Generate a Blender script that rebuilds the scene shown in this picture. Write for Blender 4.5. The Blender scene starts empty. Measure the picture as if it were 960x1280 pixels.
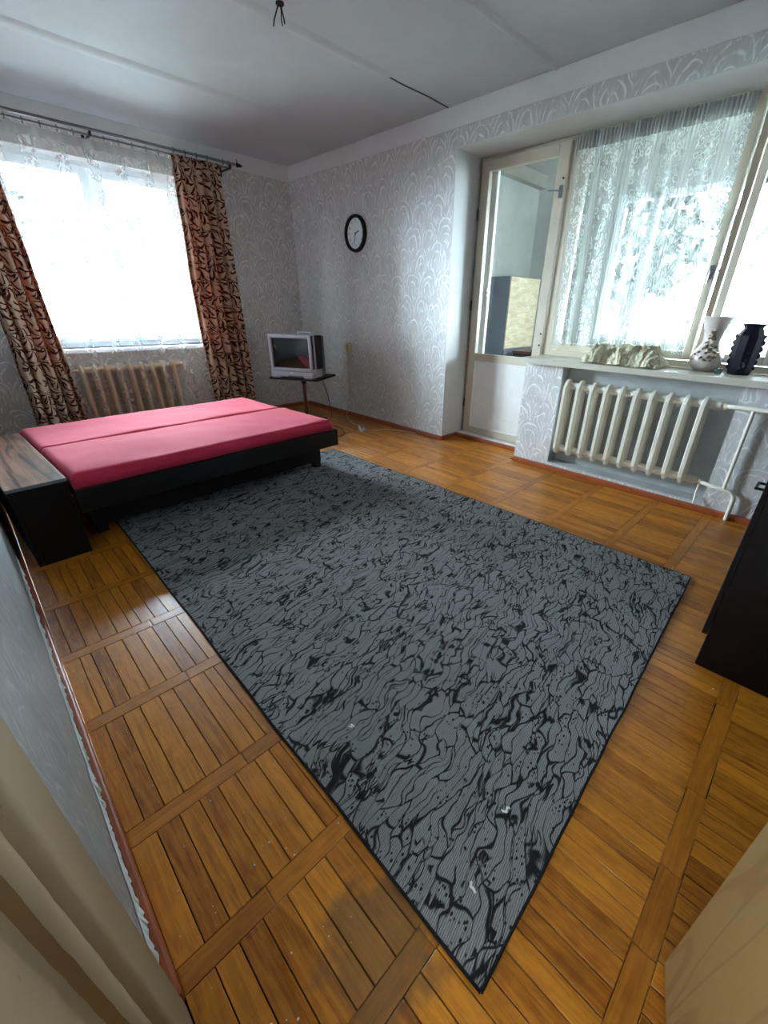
import bpy, bmesh, math, random
from mathutils import Vector, Matrix, noise

rnd = random.Random(7)
scene = bpy.context.scene
COL = scene.collection
PI = math.pi

# ------------------------------------------------------------------ camera
CAM_H = 1.22
YAW, PITCH, ROLL = math.radians(46.31941), math.radians(27.08846), math.radians(1.20725)
FPX = 519.1275
fw = Vector((math.sin(YAW) * math.cos(PITCH), math.cos(YAW) * math.cos(PITCH), -math.sin(PITCH)))
r0 = Vector((math.cos(YAW), -math.sin(YAW), 0))
u0 = r0.cross(fw)
rt = r0 * math.cos(ROLL) + u0 * math.sin(ROLL)
up = -r0 * math.sin(ROLL) + u0 * math.cos(ROLL)
cd = bpy.data.cameras.new('camera')
cam = bpy.data.objects.new('camera', cd)
COL.objects.link(cam)
cam.matrix_world = Matrix(((rt.x, up.x, -fw.x, 0), (rt.y, up.y, -fw.y, 0), (rt.z, up.z, -fw.z, CAM_H), (0, 0, 0, 1)))
cd.sensor_fit = 'HORIZONTAL'
cd.sensor_width = 36
cd.lens = FPX / 960 * 36
cd.shift_x = -34.315 / 960
cd.shift_y = 10.212 / 960
cd.clip_start = 0.01
scene.camera = cam


def project(p):
    v = Vector(p) - Vector((0, 0, CAM_H))
    d = v.dot(fw)
    if d < 0.05:
        return None
    return (514.315 + FPX * v.dot(rt) / d, 650.212 - FPX * v.dot(up) / d)


# ------------------------------------------------------------------ sky, exposure
w = bpy.data.worlds.new('sky')
scene.world = w
w.use_nodes = True
bgn = w.node_tree.nodes['Background']
bgn.inputs[0].default_value = (0.70, 0.87, 1.0, 1)
bgn.inputs[1].default_value = 13.0
scene.view_settings.view_transform = 'Standard'
scene.view_settings.look = 'None'
scene.view_settings.gamma = 1
scene.view_settings.use_curve_mapping = False
scene.view_settings.exposure = 3.9
cy = scene.cycles
cy.use_denoising = True
cy.max_bounces = 10
cy.diffuse_bounces = 6
cy.transparent_max_bounces = 24
cy.caustics_reflective = False
cy.caustics_refractive = False
cy.sample_clamp_indirect = 6


def portal(loc, rot, sx, sy):
    ld = bpy.data.lights.new('window_daylight', 'AREA')
    ld.shape = 'RECTANGLE'
    ld.size = sx
    ld.size_y = sy
    ld.cycles.is_portal = True
    o = bpy.data.objects.new('window_daylight', ld)
    COL.objects.link(o)
    o.location = loc
    o.rotation_euler = rot


portal((1.335, 5.42, 1.56), (-PI / 2, 0, 0), 1.5, 1.52)
portal((5.12, 0.85, 1.58), (0, PI / 2, 0), 1.3, 3.6)

# ------------------------------------------------------------------ materials
MATS = {}


class NT:
    def __init__(s, name):
        s.m = bpy.data.materials.new(name)
        s.m.use_nodes = True
        s.t = s.m.node_tree
        s.b = s.t.nodes['Principled BSDF']
        s.out = s.t.nodes['Material Output']
        MATS[name] = s.m

    def n(s, typ, **kw):
        k = s.t.nodes.new(typ)
        for a, b in kw.items():
            setattr(k, a, b)
        return k

    def put(s, sock, v):
        if isinstance(v, bpy.types.NodeSocket):
            s.t.links.new(v, sock)
        else:
            if isinstance(v, (tuple, list)) and len(v) == 3 and sock.type == 'RGBA':
                v = (*v, 1)
            sock.default_value = v

    def m_(s, op, a, b=0.0, c=0.0, clamp=False):
        k = s.n('ShaderNodeMath', operation=op, use_clamp=clamp)
        s.put(k.inputs[0], a)
        s.put(k.inputs[1], b)
        s.put(k.inputs[2], c)
        return k.outputs[0]

    def pos(s):
        return s.n('ShaderNodeNewGeometry').outputs['Position']

    def objc(s):
        return s.n('ShaderNodeTexCoord').outputs['Object']

    def sep(s, v):
        k = s.n('ShaderNodeSeparateXYZ')
        s.put(k.inputs[0], v)
        return k.outputs

    def comb(s, x, y, z=0.0):
        k = s.n('ShaderNodeCombineXYZ')
        s.put(k.inputs[0], x)
        s.put(k.inputs[1], y)
        s.put(k.inputs[2], z)
        return k.outputs[0]

    def vadd(s, a, b):
        k = s.n('ShaderNodeVectorMath', operation='ADD')
        s.put(k.inputs[0], a)
        s.put(k.inputs[1], b)
        return k.outputs[0]

    def vmul(s, a, b):
        k = s.n('ShaderNodeVectorMath', operation='MULTIPLY')
        s.put(k.inputs[0], a)
        s.put(k.inputs[1], b)
        return k.outputs[0]

    def noise(s, v, scale, detail=2.0, rough=0.5, dist=0.0, col=False):
        k = s.n('ShaderNodeTexNoise')
        s.put(k.inputs['Vector'], v)
        k.inputs['Scale'].default_value = scale
        k.inputs['Detail'].default_value = detail
        k.inputs['Roughness'].default_value = rough
        k.inputs['Distortion'].default_value = dist
        return k.outputs['Color' if col else 'Fac']

    def vor(s, v, scale, feature='F1', rand=1.0):
        k = s.n('ShaderNodeTexVoronoi', feature=feature)
        s.put(k.inputs['Vector'], v)
        k.inputs['Scale'].default_value = scale
        k.inputs['Randomness'].default_value = rand
        return k.outputs['Distance']

    def white(s, v):
        k = s.n('ShaderNodeTexWhiteNoise', noise_dimensions='3D')
        s.put(k.inputs['Vector'], v)
        return k.outputs['Value']

    def ramp(s, v, lo, hi, a=0.0, b=1.0):
        k = s.n('ShaderNodeMapRange', interpolation_type='SMOOTHSTEP')
        s.put(k.inputs[0], v)
        s.put(k.inputs[1], lo)
        s.put(k.inputs[2], hi)
        s.put(k.inputs[3], a)
        s.put(k.inputs[4], b)
        return k.outputs[0]

    def mix(s, f, a, b):
        k = s.n('ShaderNodeMix', data_type='RGBA')
        s.put(k.inputs[0], f)
        s.put(k.inputs[6], a)
        s.put(k.inputs[7], b)
        return k.outputs[2]

    def bump(s, h, strength=0.3, dist=0.002):
        k = s.n('ShaderNodeBump')
        s.put(k.inputs['Height'], h)
        k.inputs['Strength'].default_value = strength
        k.inputs['Distance'].default_value = dist
        s.t.links.new(k.outputs[0], s.b.inputs['Normal'])

    def set(s, col=None, rough=None, metal=None, spec=None, coat=None, coat_rough=None, trans=None):
        for nm, v in (('Base Color', col), ('Roughness', rough), ('Metallic', metal), ('Specular IOR Level', spec),
                      ('Coat Weight', coat), ('Coat Roughness', coat_rough), ('Transmission Weight', trans)):
            if v is not None:
                s.put(s.b.inputs[nm], v)
        return s


def lin(r, g, b):
    f = lambda c: (c / 255 / 12.92) if c / 255 <= 0.04045 else ((c / 255 + 0.055) / 1.055) ** 2.4
    return (f(r), f(g), f(b))


def plain(name, rgb, rough=0.6, metal=0.0, var=0.08, nscale=6.0, bump=0.0, spec=0.5, coat=0.0):
    t = NT(name)
    p = t.objc()
    n = t.noise(p, nscale, 4, 0.6)
    c0 = lin(*rgb)
    lo = tuple(max(0, c * (1 - var * 2)) for c in c0)
    hi = tuple(min(1, c * (1 + var * 2)) for c in c0)
    t.set(t.mix(n, lo, hi), rough, metal, spec, coat)
    if bump:
        t.bump(t.noise(p, nscale * 6, 3), bump, 0.002)
    return t.m


def wallpaper(name, base, light, dark, amt=1.0):
    t = NT(name)
    P = t.pos()
    x, y, z = t.sep(P)
    u = t.m_('ADD', x, y)
    uv = t.comb(u, z, 0)
    nz = t.sep(t.noise(uv, 4.5, 2, 0.5, 0.0, True))
    u1 = t.m_('ADD', u, t.m_('MULTIPLY', t.m_('SUBTRACT', nz[0], 0.5), 0.13))
    v1 = t.m_('ADD', z, t.m_('MULTIPLY', t.m_('SUBTRACT', nz[1], 0.5), 0.16))

    def layer(cw, chh, off, rings, width):
        rv = t.m_('ADD', t.m_('DIVIDE', v1, chh), off)
        row = t.m_('FLOOR', rv)
        uu = t.m_('ADD', t.m_('DIVIDE', u1, cw), t.m_('MULTIPLY', row, 0.47))
        a = t.m_('SUBTRACT', t.m_('FRACT', uu), 0.5)
        b = t.m_('FRACT', rv)
        r = t.white(t.comb(t.m_('FLOOR', uu), row, off))
        d = t.m_('SQRT', t.m_('ADD', t.m_('MULTIPLY', t.m_('MULTIPLY', a, a), 1.6), t.m_('MULTIPLY', t.m_('MULTIPLY', b, b), 0.42)))
        tt = t.m_('FRACT', t.m_('ADD', t.m_('MULTIPLY', d, rings), t.m_('MULTIPLY', r, 0.9)))
        l = t.ramp(t.m_('ABSOLUTE', t.m_('SUBTRACT', tt, 0.5)), width, 0.03)
        return t.m_('MULTIPLY', l, t.ramp(d, 0.16, 0.28))
    l1 = layer(0.20, 0.19, 0.0, 5.2, 0.19)
    l2 = layer(0.13, 0.27, 0.37, 3.8, 0.15)
    br = t.ramp(t.noise(uv, 12, 3, 0.6), 0.36, 0.58)
    br2 = t.ramp(t.noise(t.vadd(uv, (5, 3, 1)), 8, 3, 0.6), 0.45, 0.62)
    l = t.m_('MAXIMUM', t.m_('MULTIPLY', l1, br), t.m_('MULTIPLY', t.m_('MULTIPLY', l2, br2), 0.8))
    l = t.m_('MULTIPLY', l, amt)
    st = t.noise(t.vmul(uv, (14, 5, 1)), 1.0, 4, 0.65, 1.5)
    big = t.noise(uv, 1.3, 2)
    c = t.mix(t.ramp(st, 0.3, 0.7), lin(*dark), lin(*base))
    c = t.mix(t.ramp(big, 0.45, 0.75, 0.0, 0.25), c, lin(base[0] + 6, base[1] - 4, base[2] - 14))
    c = t.mix(l, c, lin(*light))
    t.set(c, t.m_('SUBTRACT', 0.46, t.m_('MULTIPLY', l, 0.14)), 0.0, 0.5)
    t.bump(t.m_('ADD', l, t.m_('MULTIPLY', st, 0.3)), 0.35, 0.0015)
    return t.m


M_wallp = wallpaper('wallpaper', (204, 203, 201), (238, 239, 239), (186, 185, 183))
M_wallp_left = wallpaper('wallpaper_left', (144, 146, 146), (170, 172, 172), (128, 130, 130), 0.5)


def m_plaster(name, rgb, dirt=0.12, sc=2.2):
    t = NT(name)
    P = t.pos()
    a = t.noise(P, sc, 5, 0.65)
    b = t.noise(P, sc * 9, 3, 0.6)
    c0 = lin(*rgb)
    c = t.mix(t.ramp(a, 0.3, 0.75), tuple(v * (1 - dirt) for v in c0), c0)
    t.set(c, 0.7)
    t.bump(t.m_('ADD', a, t.m_('MULTIPLY', b, 0.3)), 0.25, 0.004)
    return t.m


M_plaster = m_plaster('painted_plaster', (214, 213, 211))
M_cornice = m_plaster('cornice_whitewash', (226, 226, 226), 0.08)
M_ceiling = m_plaster('ceiling_whitewash', (194, 199, 203), 0.14, 1.1)
M_niche = m_plaster('niche_paint', (188, 192, 190), 0.2, 5)
M_loggia = m_plaster('loggia_whitewash', (172, 174, 168), 0.2, 2)
M_beam = m_plaster('loggia_beam_paint', (150, 146, 136), 0.2, 3)
M_dark = plain('underfloor_dark', (24, 15, 9), 0.9)


def m_oldpaint(name, rgb, rough=0.4, chips=(150, 130, 100)):
    t = NT(name)
    P = t.pos()
    a = t.noise(P, 7, 5, 0.65)
    b = t.noise(P, 60, 3, 0.6)
    st = t.noise(t.vmul(P, (30, 30, 2.5)), 1.0, 3, 0.6)
    c0 = lin(*rgb)
    c = t.mix(a, tuple(v * 0.82 for v in c0), c0)
    c = t.mix(t.ramp(b, 0.68, 0.74), c, lin(*chips))
    t.set(c, rough, 0, 0.4)
    t.bump(t.m_('ADD', st, t.m_('MULTIPLY', b, 0.4)), 0.35, 0.002)
    return t.m


M_creampaint = m_oldpaint('cream_gloss_paint', (206, 196, 176))
M_doorpaint = m_oldpaint('pale_door_paint', (240, 238, 234))
M_sillpaint = m_oldpaint('sill_paint', (205, 200, 184), 0.45)
M_casing = m_oldpaint('casing_beige_paint', (136, 116, 88), 0.5, (108, 90, 66))
M_radpaint = m_oldpaint('radiator_enamel', (240, 235, 220), 0.35, (200, 186, 160))
M_radold = m_oldpaint('radiator_enamel_aged', (216, 196, 164), 0.4, (170, 140, 100))
M_pvc = plain('white_pvc', (238, 242, 246), 0.35, 0, 0.02)
M_basewood = plain('baseboard_brown_paint', (150, 76, 40), 0.4, 0, 0.2, 18, 0.2)


def m_slat(name, c_lo, c_hi, isl):
    t = NT(name)
    P = t.pos()
    oi = t.n('ShaderNodeObjectInfo').outputs['Random']
    ri = t.n('ShaderNodeNewGeometry').outputs['Random Per Island']
    r = t.m_('FRACT', t.m_('ADD', oi, ri))
    off = t.comb(t.m_('MULTIPLY', r, 37.0), t.m_('MULTIPLY', r, 91.0), 0)
    q = t.vadd(P, off)
    gsc = (1, 60, 1) if isl else (60, 5.0, 1)
    if isl:
        gsc = (5.0, 60, 1)
    g = t.noise(t.vmul(q, gsc), 1.0, 4, 0.6, 1.2)
    g2 = t.noise(t.vmul(q, (9, 9, 1)), 1.0, 3, 0.6, 2.5)
    gl = t.noise(t.vmul(q, (260, 9.0, 1) if not isl else (9.0, 260, 1)), 1.0, 3, 0.6, 0.8)
    tone = t.m_('ADD', t.m_('MULTIPLY', r, 0.5), t.m_('MULTIPLY', t.ramp(g, 0.25, 0.75), 0.5))
    tone = t.m_('SUBTRACT', tone, t.ramp(gl, 0.52, 0.74, 0.0, 0.3))
    tone = t.m_('ADD', tone, t.m_('MULTIPLY', t.m_('SUBTRACT', g2, 0.5), 0.5))
    c = t.mix(t.m_('ADD', tone, 0.0, 0, True), lin(*c_lo), lin(*c_hi))
    # worn grey patch where the varnish is gone, and small scuffs
    x, y, z = t.sep(P)
    dx = t.m_('MULTIPLY', t.m_('SUBTRACT', x, 0.235), 6.5)
    dy = t.m_('MULTIPLY', t.m_('SUBTRACT', y, 0.30), 6.0)
    rr = t.m_('SQRT', t.m_('ADD', t.m_('MULTIPLY', dx, dx), t.m_('MULTIPLY', dy, dy)))
    wn = t.m_('ADD', rr, t.m_('MULTIPLY', t.m_('SUBTRACT', t.noise(P, 14, 3, 0.6), 0.5), 1.5))
    worn = t.ramp(wn, 1.0, 0.5, 0.0, 0.6)
    sc = t.ramp(t.noise(t.vmul(P, (1, 1, 1)), 23, 4, 0.7), 0.66, 0.74, 0.0, 0.35)
    c = t.mix(t.m_('MAXIMUM', worn, sc), c, lin(96, 74, 44))
    ro = t.m_('ADD', t.m_('MULTIPLY', t.noise(P, 16, 4, 0.6), 0.24), 0.22)
    ro = t.m_('ADD', ro, t.m_('MULTIPLY', worn, 0.35), 0, True)
    t.set(c, ro, 0, 0.32, 0.18, 0.22)
    t.bump(t.m_('ADD', t.m_('MULTIPLY', g, 0.5), t.noise(P, 30, 3)), 0.14, 0.0015)
    return t.m


M_slat = m_slat('parquet_varnished_oak', (128, 66, 10), (214, 138, 42), False)
M_strip = m_slat('parquet_border_oak', (136, 76, 16), (200, 126, 40), True)


def m_rug():
    t = NT('rug_woven_pile')
    P = t.pos()
    x, y, z = t.sep(P)
    rot = t.n('ShaderNodeVectorRotate', rotation_type='Z_AXIS')
    t.put(rot.inputs['Vector'], P)
    rot.inputs['Angle'].default_value = math.radians(-12)
    R = rot.outputs[0]
    n1 = t.noise(R, 6, 2, 0.5, 0, True)
    q = t.vadd(t.vmul(R, (7.5, 38.0, 0.0)), t.vmul(t.vadd(n1, (-0.5, -0.5, -0.5)), (2.2, 5.5, 0)))
    e = t.vor(q, 1.0, 'DISTANCE_TO_EDGE')
    wv = t.m_('ADD', 0.0, t.m_('MULTIPLY', t.noise(R, 14, 2), 0.085))
    l = t.ramp(t.m_('SUBTRACT', e, wv), 0.025, -0.025)
    l = t.m_('MULTIPLY', l, t.ramp(t.noise(t.vadd(R, (3, 7, 0)), 10, 2), 0.30, 0.38))
    q2 = t.vadd(t.vmul(R, (17, 75, 0.0)), t.vmul(t.vadd(n1, (-0.5, -0.5, -0.5)), (4.4, 6.0, 0)))
    e2 = t.vor(q2, 1.0, 'DISTANCE_TO_EDGE')
    l2 = t.m_('MULTIPLY', t.ramp(e2, 0.12, 0.06), t.ramp(t.noise(t.vadd(R, (9, 1, 0)), 14, 2), 0.58, 0.62))
    d3 = t.vor(t.vmul(R, (64, 110, 0)), 1.0, 'F1', 0.8)
    l3 = t.m_('MULTIPLY', t.ramp(d3, 0.36, 0.26), t.ramp(t.noise(t.vadd(R, (1, 11, 0)), 15, 2), 0.52, 0.57))
    l = t.m_('MAXIMUM', l, t.m_('MAXIMUM', l2, l3))
    rib = t.m_('SINE', t.m_('ADD', t.m_('MULTIPLY', t.sep(R)[1], 1300.0), t.m_('MULTIPLY', t.noise(R, 140, 1), 3.0)))
    fz = t.noise(P, 420, 2, 0.7)
    big = t.noise(P, 3.0, 3)
    ga = t.mix(big, lin(136, 136, 136), lin(154, 154, 154))
    gcol = t.mix(t.m_('MULTIPLY', t.ramp(rib, -1.0, 0.5, 1.0, 0.0), 0.6), ga, lin(56, 57, 58))
    gcol = t.mix(t.ramp(fz, 0.55, 0.75, 0, 0.35), gcol, lin(176, 178, 180))
    c = t.mix(l, gcol, lin(34, 35, 37))
    t.set(c, 0.95, 0, 0.15)
    t.bump(t.m_('ADD', t.m_('MULTIPLY', rib, 0.4), t.m_('SUBTRACT', fz, t.m_('MULTIPLY', l, 1.2))), 0.6, 0.003)
    return t.m


M_rug = m_rug()
M_rugedge = plain('rug_binding', (34, 35, 37), 0.95, 0, 0.2, 200, 0.4, 0.1)


def m_wood(name, lo, hi, rough, sc=(3, 40, 40), coat=0.3, spec=0.5):
    t = NT(name)
    P = t.objc()
    g = t.noise(t.vmul(P, sc), 1.0, 5, 0.6, 1.4)
    g2 = t.noise(P, 5, 2)
    k = t.m_('ADD', t.ramp(g, 0.32, 0.68), t.m_('MULTIPLY', t.m_('SUBTRACT', g2, 0.5), 0.4), 0, True)
    t.set(t.mix(k, lin(*lo), lin(*hi)), rough, 0, spec, coat, 0.15)
    t.bump(g, 0.08, 0.001)
    return t.m


M_cabtop = m_wood('striped_veneer', (26, 16, 12), (138, 98, 76), 0.35, (20, 1.3, 20), 0.1, 0.35)
M_darkwood = m_wood('dark_lacquered_wood', (6, 4, 4), (15, 10, 9), 0.5, (3, 30, 30), 0.0, 0.22)
M_mahog = m_wood('dark_mahogany', (8, 2, 2), (18, 5, 4), 0.5, (30, 30, 2.5), 0.0, 0.22)


def m_doorleaf():
    t = NT('pale_grained_door')
    P = t.objc()
    g = t.noise(t.vmul(P, (7, 7, 0.5)), 1.0, 2, 0.5, 0.6)
    w_ = t.m_('SINE', t.m_('MULTIPLY', g, 60.0))
    f = t.noise(t.vmul(P, (80, 80, 5)), 1.0, 3, 0.6)
    k = t.m_('ADD', t.m_('MULTIPLY', t.ramp(w_, 0.55, 1.0), 0.5), t.m_('MULTIPLY', f, 0.35))
    t.set(t.mix(k, lin(150, 116, 70), lin(122, 88, 48)), 0.5, 0, 0.4)
    t.bump(k, 0.25, 0.002)
    return t.m


M_doorleaf = m_doorleaf()


def m_fabric_red():
    t = NT('red_upholstery')
    P = t.objc()
    f = t.noise(P, 180, 3, 0.7)
    b = t.noise(P, 5, 3, 0.6)
    c = t.mix(f, lin(150, 20, 44), lin(196, 50, 76))
    c = t.mix(t.ramp(b, 0.4, 0.75, 0, 0.3), c, lin(186, 54, 80))
    t.set(c, 0.9, 0, 0.2)
    t.b.inputs['Sheen Weight'].default_value = 0.08
    t.bump(f, 0.35, 0.002)
    return t.m


M_red = m_fabric_red()


def m_drape():
    t = NT('palm_print_drape')
    P = t.objc()
    x, y, z = t.sep(P)
    uvn = t.n('ShaderNodeUVMap').outputs[0]
    u, v, _ = t.sep(uvn)
    n = t.sep(t.noise(t.comb(u, v, 0), 9, 2, 0.5, 0, True))
    u1 = t.m_('ADD', u, t.m_('MULTIPLY', t.m_('SUBTRACT', n[0], 0.5), 0.06))
    v1 = t.m_('ADD', v, t.m_('MULTIPLY', t.m_('SUBTRACT', n[1], 0.5), 0.06))

    def fan(cw, chh, ou, ov, spokes):
        rv = t.m_('ADD', t.m_('DIVIDE', v1, chh), ov)
        row = t.m_('FLOOR', rv)
        uu = t.m_('ADD', t.m_('DIVIDE', u1, cw), t.m_('ADD', t.m_('MULTIPLY', row, 0.5), ou))
        a = t.m_('SUBTRACT', t.m_('FRACT', uu), 0.5)
        b = t.m_('SUBTRACT', t.m_('FRACT', rv), 0.3)
        d = t.m_('SQRT', t.m_('ADD', t.m_('MULTIPLY', a, a), t.m_('MULTIPLY', b, b)))
        ang = t.m_('ARCTAN2', a, b)
        rr = t.white(t.comb(t.m_('FLOOR', uu), row, ou))
        curl = t.m_('ADD', t.m_('MULTIPLY', ang, spokes), t.m_('ADD', t.m_('MULTIPLY', d, 9.0), t.m_('MULTIPLY', rr, 6.0)))
        sp = t.ramp(t.m_('SINE', curl), t.m_('MULTIPLY', d, 1.3), t.m_('ADD', t.m_('MULTIPLY', d, 1.3), 0.25))
        m = t.m_('MULTIPLY', t.ramp(d, 0.50, 0.40), t.ramp(t.m_('ABSOLUTE', ang), 2.3, 1.9))
        return t.m_('MULTIPLY', sp, m)
    k = t.m_('MAXIMUM', fan(0.24, 0.23, 0.0, 0.0, 10.0), t.m_('MAXIMUM', fan(0.24, 0.23, 0.5, 0.5, 7.0), fan(0.15, 0.14, 0.2, 0.3, 6.0)))
    c = t.mix(k, lin(204, 180, 156), lin(62, 36, 24))
    c = t.mix(t.ramp(t.noise(t.comb(u, v, 0), 5, 2), 0.5, 0.75, 0, 0.35), c, t.mix(k, lin(176, 134, 104), lin(74, 42, 26)))
    df = t.n('ShaderNodeBsdfDiffuse')
    tr = t.n('ShaderNodeBsdfTranslucent')
    t.put(df.inputs[0], c)
    t.put(tr.inputs[0], t.mix(k, lin(224, 132, 76), lin(120, 56, 26)))
    mx = t.n('ShaderNodeMixShader')
    mx.inputs[0].default_value = 0.15
    t.t.links.new(df.outputs[0], mx.inputs[1])
    t.t.links.new(tr.outputs[0], mx.inputs[2])
    t.t.links.new(mx.outputs[0], t.out.inputs[0])
    return t.m


M_drape = m_drape()


def m_sheer(name, col, base_op, motif, glow=0.3, kop=0.6):
    t = NT(name)
    uvn = t.n('ShaderNodeUVMap').outputs[0]
    u, v, _ = t.sep(uvn)
    uv = t.comb(u, v, 0)
    if motif == 'sprig':
        band = t.m_('ABSOLUTE', t.m_('SUBTRACT', t.m_('FRACT', t.m_('DIVIDE', u, 0.25)), 0.5))
        inb = t.ramp(band, 0.26, 0.18)
        tall = t.ramp(t.m_('ABSOLUTE', t.m_('SUBTRACT', t.m_('FRACT', t.m_('ADD', t.m_('DIVIDE', v, 0.34), 0.1)), 0.5)), 0.46, 0.40)
        e = t.vor(t.vadd(t.vmul(uv, (34, 22, 1)), t.vmul(t.noise(uv, 16, 2, 0.5, 0, True), (3, 3, 0))), 1.0, 'DISTANCE_TO_EDGE')
        k = t.m_('MULTIPLY', t.m_('MULTIPLY', t.ramp(e, 0.2, 0.12), inb), tall)
        k = t.m_('MULTIPLY', k, t.ramp(t.noise(uv, 20, 2), 0.42, 0.5))
    else:
        band = t.m_('ABSOLUTE', t.m_('SUBTRACT', t.m_('FRACT', t.m_('DIVIDE', u, 0.27)), 0.5))
        inb = t.ramp(band, 0.36, 0.30)
        d = t.vor(t.vadd(t.vmul(uv, (26, 22, 1)), t.vmul(t.noise(uv, 12, 2, 0.5, 0, True), (1.5, 1.5, 0))), 1.0, 'F1', 0.9)
        pet = t.m_('MAXIMUM', t.ramp(t.m_('ABSOLUTE', t.m_('SUBTRACT', d, 0.42)), 0.12, 0.06), t.ramp(d, 0.16, 0.10))
        e = t.vor(t.vmul(uv, (60, 50, 1)), 1.0, 'DISTANCE_TO_EDGE')
        k = t.m_('MULTIPLY', t.m_('MAXIMUM', pet, t.m_('MULTIPLY', t.ramp(e, 0.16, 0.08), 0.5)), inb)
        dk = t.m_('MULTIPLY', t.ramp(band, 0.40, 0.42), t.ramp(band, 0.47, 0.45))
        k = t.m_('MAXIMUM', k, t.m_('MULTIPLY', dk, 0.35))
    top = t.ramp(v, 0.06, 0.055, 0.0, 0.55)
    op = t.m_('ADD', base_op, t.m_('MULTIPLY', k, kop))
    op = t.m_('ADD', op, top, 0, True)
    df = t.n('ShaderNodeBsdfDiffuse')
    tl = t.n('ShaderNodeBsdfTranslucent')
    ts = t.n('ShaderNodeBsdfTransparent')
    cc = t.mix(k, lin(*[c * 0.94 for c in col]), lin(*[min(240, c * 1.22) for c in col]))
    t.put(df.inputs[0], cc)
    t.put(tl.inputs[0], cc)
    m1 = t.n('ShaderNodeMixShader')
    m1.inputs[0].default_value = glow
    m2 = t.n('ShaderNodeMixShader')
    t.put(m2.inputs[0], op)
    t.t.links.new(df.outputs[0], m1.inputs[1])
    t.t.links.new(tl.outputs[0], m1.inputs[2])
    t.t.links.new(ts.outputs[0], m2.inputs[1])
    t.t.links.new(m1.outputs[0], m2.inputs[2])
    t.t.links.new(m2.outputs[0], t.out.inputs[0])
    return t.m


M_tulle = m_sheer('white_embroidered_tulle', (232, 236, 236), 0.06, 'sprig', 0.06, 0.3)
M_lace = m_sheer('grey_white_lace', (172, 176, 170), 0.34, 'flower', 0.10, 0.66)


def m_glass(name, tint=(0.97, 0.98, 0.98), gl=0.08):
    t = NT(name)
    ts = t.n('ShaderNodeBsdfTransparent')
    ts.inputs[0].default_value = (*tint, 1)
    g = t.n('ShaderNodeBsdfGlossy')
    g.inputs['Roughness'].default_value = 0.02
    fr = t.n('ShaderNodeFresnel')
    fr.inputs[0].default_value = 1.45
    mx = t.n('ShaderNodeMixShader')
    t.put(mx.inputs[0], t.m_('ADD', t.m_('MULTIPLY', fr.outputs[0], 0.9), gl * 0.2, 0, True))
    t.t.links.new(ts.outputs[0], mx.inputs[1])
    t.t.links.new(g.outputs[0], mx.inputs[2])
    t.t.links.new(mx.outputs[0], t.out.inputs[0])
    return t.m


M_glass = m_glass('window_glass')
M_tealglass = m_glass('teal_cup_glass', (0.45, 0.78, 0.76), 0.5)
M_silver = plain('silver_plastic', (178, 178, 186), 0.38, 0.1, 0.03)
M_tvgrey = plain('grey_plastic', (96, 96, 100), 0.5, 0, 0.05)
M_black = plain('black_plastic', (16, 16, 18), 0.55, 0, 0.1, spec=0.3)
M_screen = plain('crt_glass', (26, 32, 34), 0.06, 0, 0.0, spec=0.8)
M_metal = plain('galvanised_metal', (128, 132, 138), 0.32, 0.85, 0.05)
M_darkmetal = plain('dark_metal', (40, 40, 44), 0.4, 0.7, 0.05)
M_rustpipe = plain('red_brown_metal', (96, 44, 30), 0.5, 0.1, 0.15, 20)
M_white = plain('white_plastic', (226, 228, 226), 0.4, 0, 0.03)
M_ivory = plain('ivory_plastic', (214, 196, 158), 0.4, 0, 0.05)
M_clockface = plain('clock_face', (236, 244, 246), 0.28, 0, 0.02)
M_ink = plain('dark_ink', (30, 52, 60), 0.5, 0, 0.0)
M_ceramic = plain('pinkish_white_glaze', (198, 186, 180), 0.25, 0, 0.05, 20, 0, 0.5, 0.5)
M_relief = plain('bronze_relief', (112, 98, 74), 0.4, 0.2, 0.3, 60, 0.3)
M_relieflight = plain('cream_relief', (208, 196, 164), 0.4, 0, 0.1)
M_cobalt = plain('cobalt_glaze', (9, 9, 22), 0.3, 0, 0.2, 20, 0, 0.3, 0.0)
M_blueblack = plain('blue_flower_relief', (34, 36, 58), 0.35)
M_cloth = plain('cream_cotton', (206, 200, 170), 0.85, 0, 0.1, 12, 0.3, 0.2)


def m_cloth():
    t = NT('cream_cotton_crumpled')
    P = t.objc()
    n = t.noise(P, 14, 3, 0.55, 1.6)
    k = t.m_('ABSOLUTE', t.m_('SUBTRACT', n, 0.5))
    k2 = t.m_('ABSOLUTE', t.m_('SUBTRACT', t.noise(t.vadd(P, (3, 1, 2)), 30, 2, 0.5, 1.2), 0.5))
    t.set(t.mix(t.noise(P, 60, 2), lin(196, 188, 158), lin(216, 210, 184)), 0.85, 0, 0.2)
    t.bump(t.m_('ADD', t.m_('MULTIPLY', k, -3.0), t.m_('MULTIPLY', k2, -1.2)), 1.0, 0.012)
    return t.m


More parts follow.
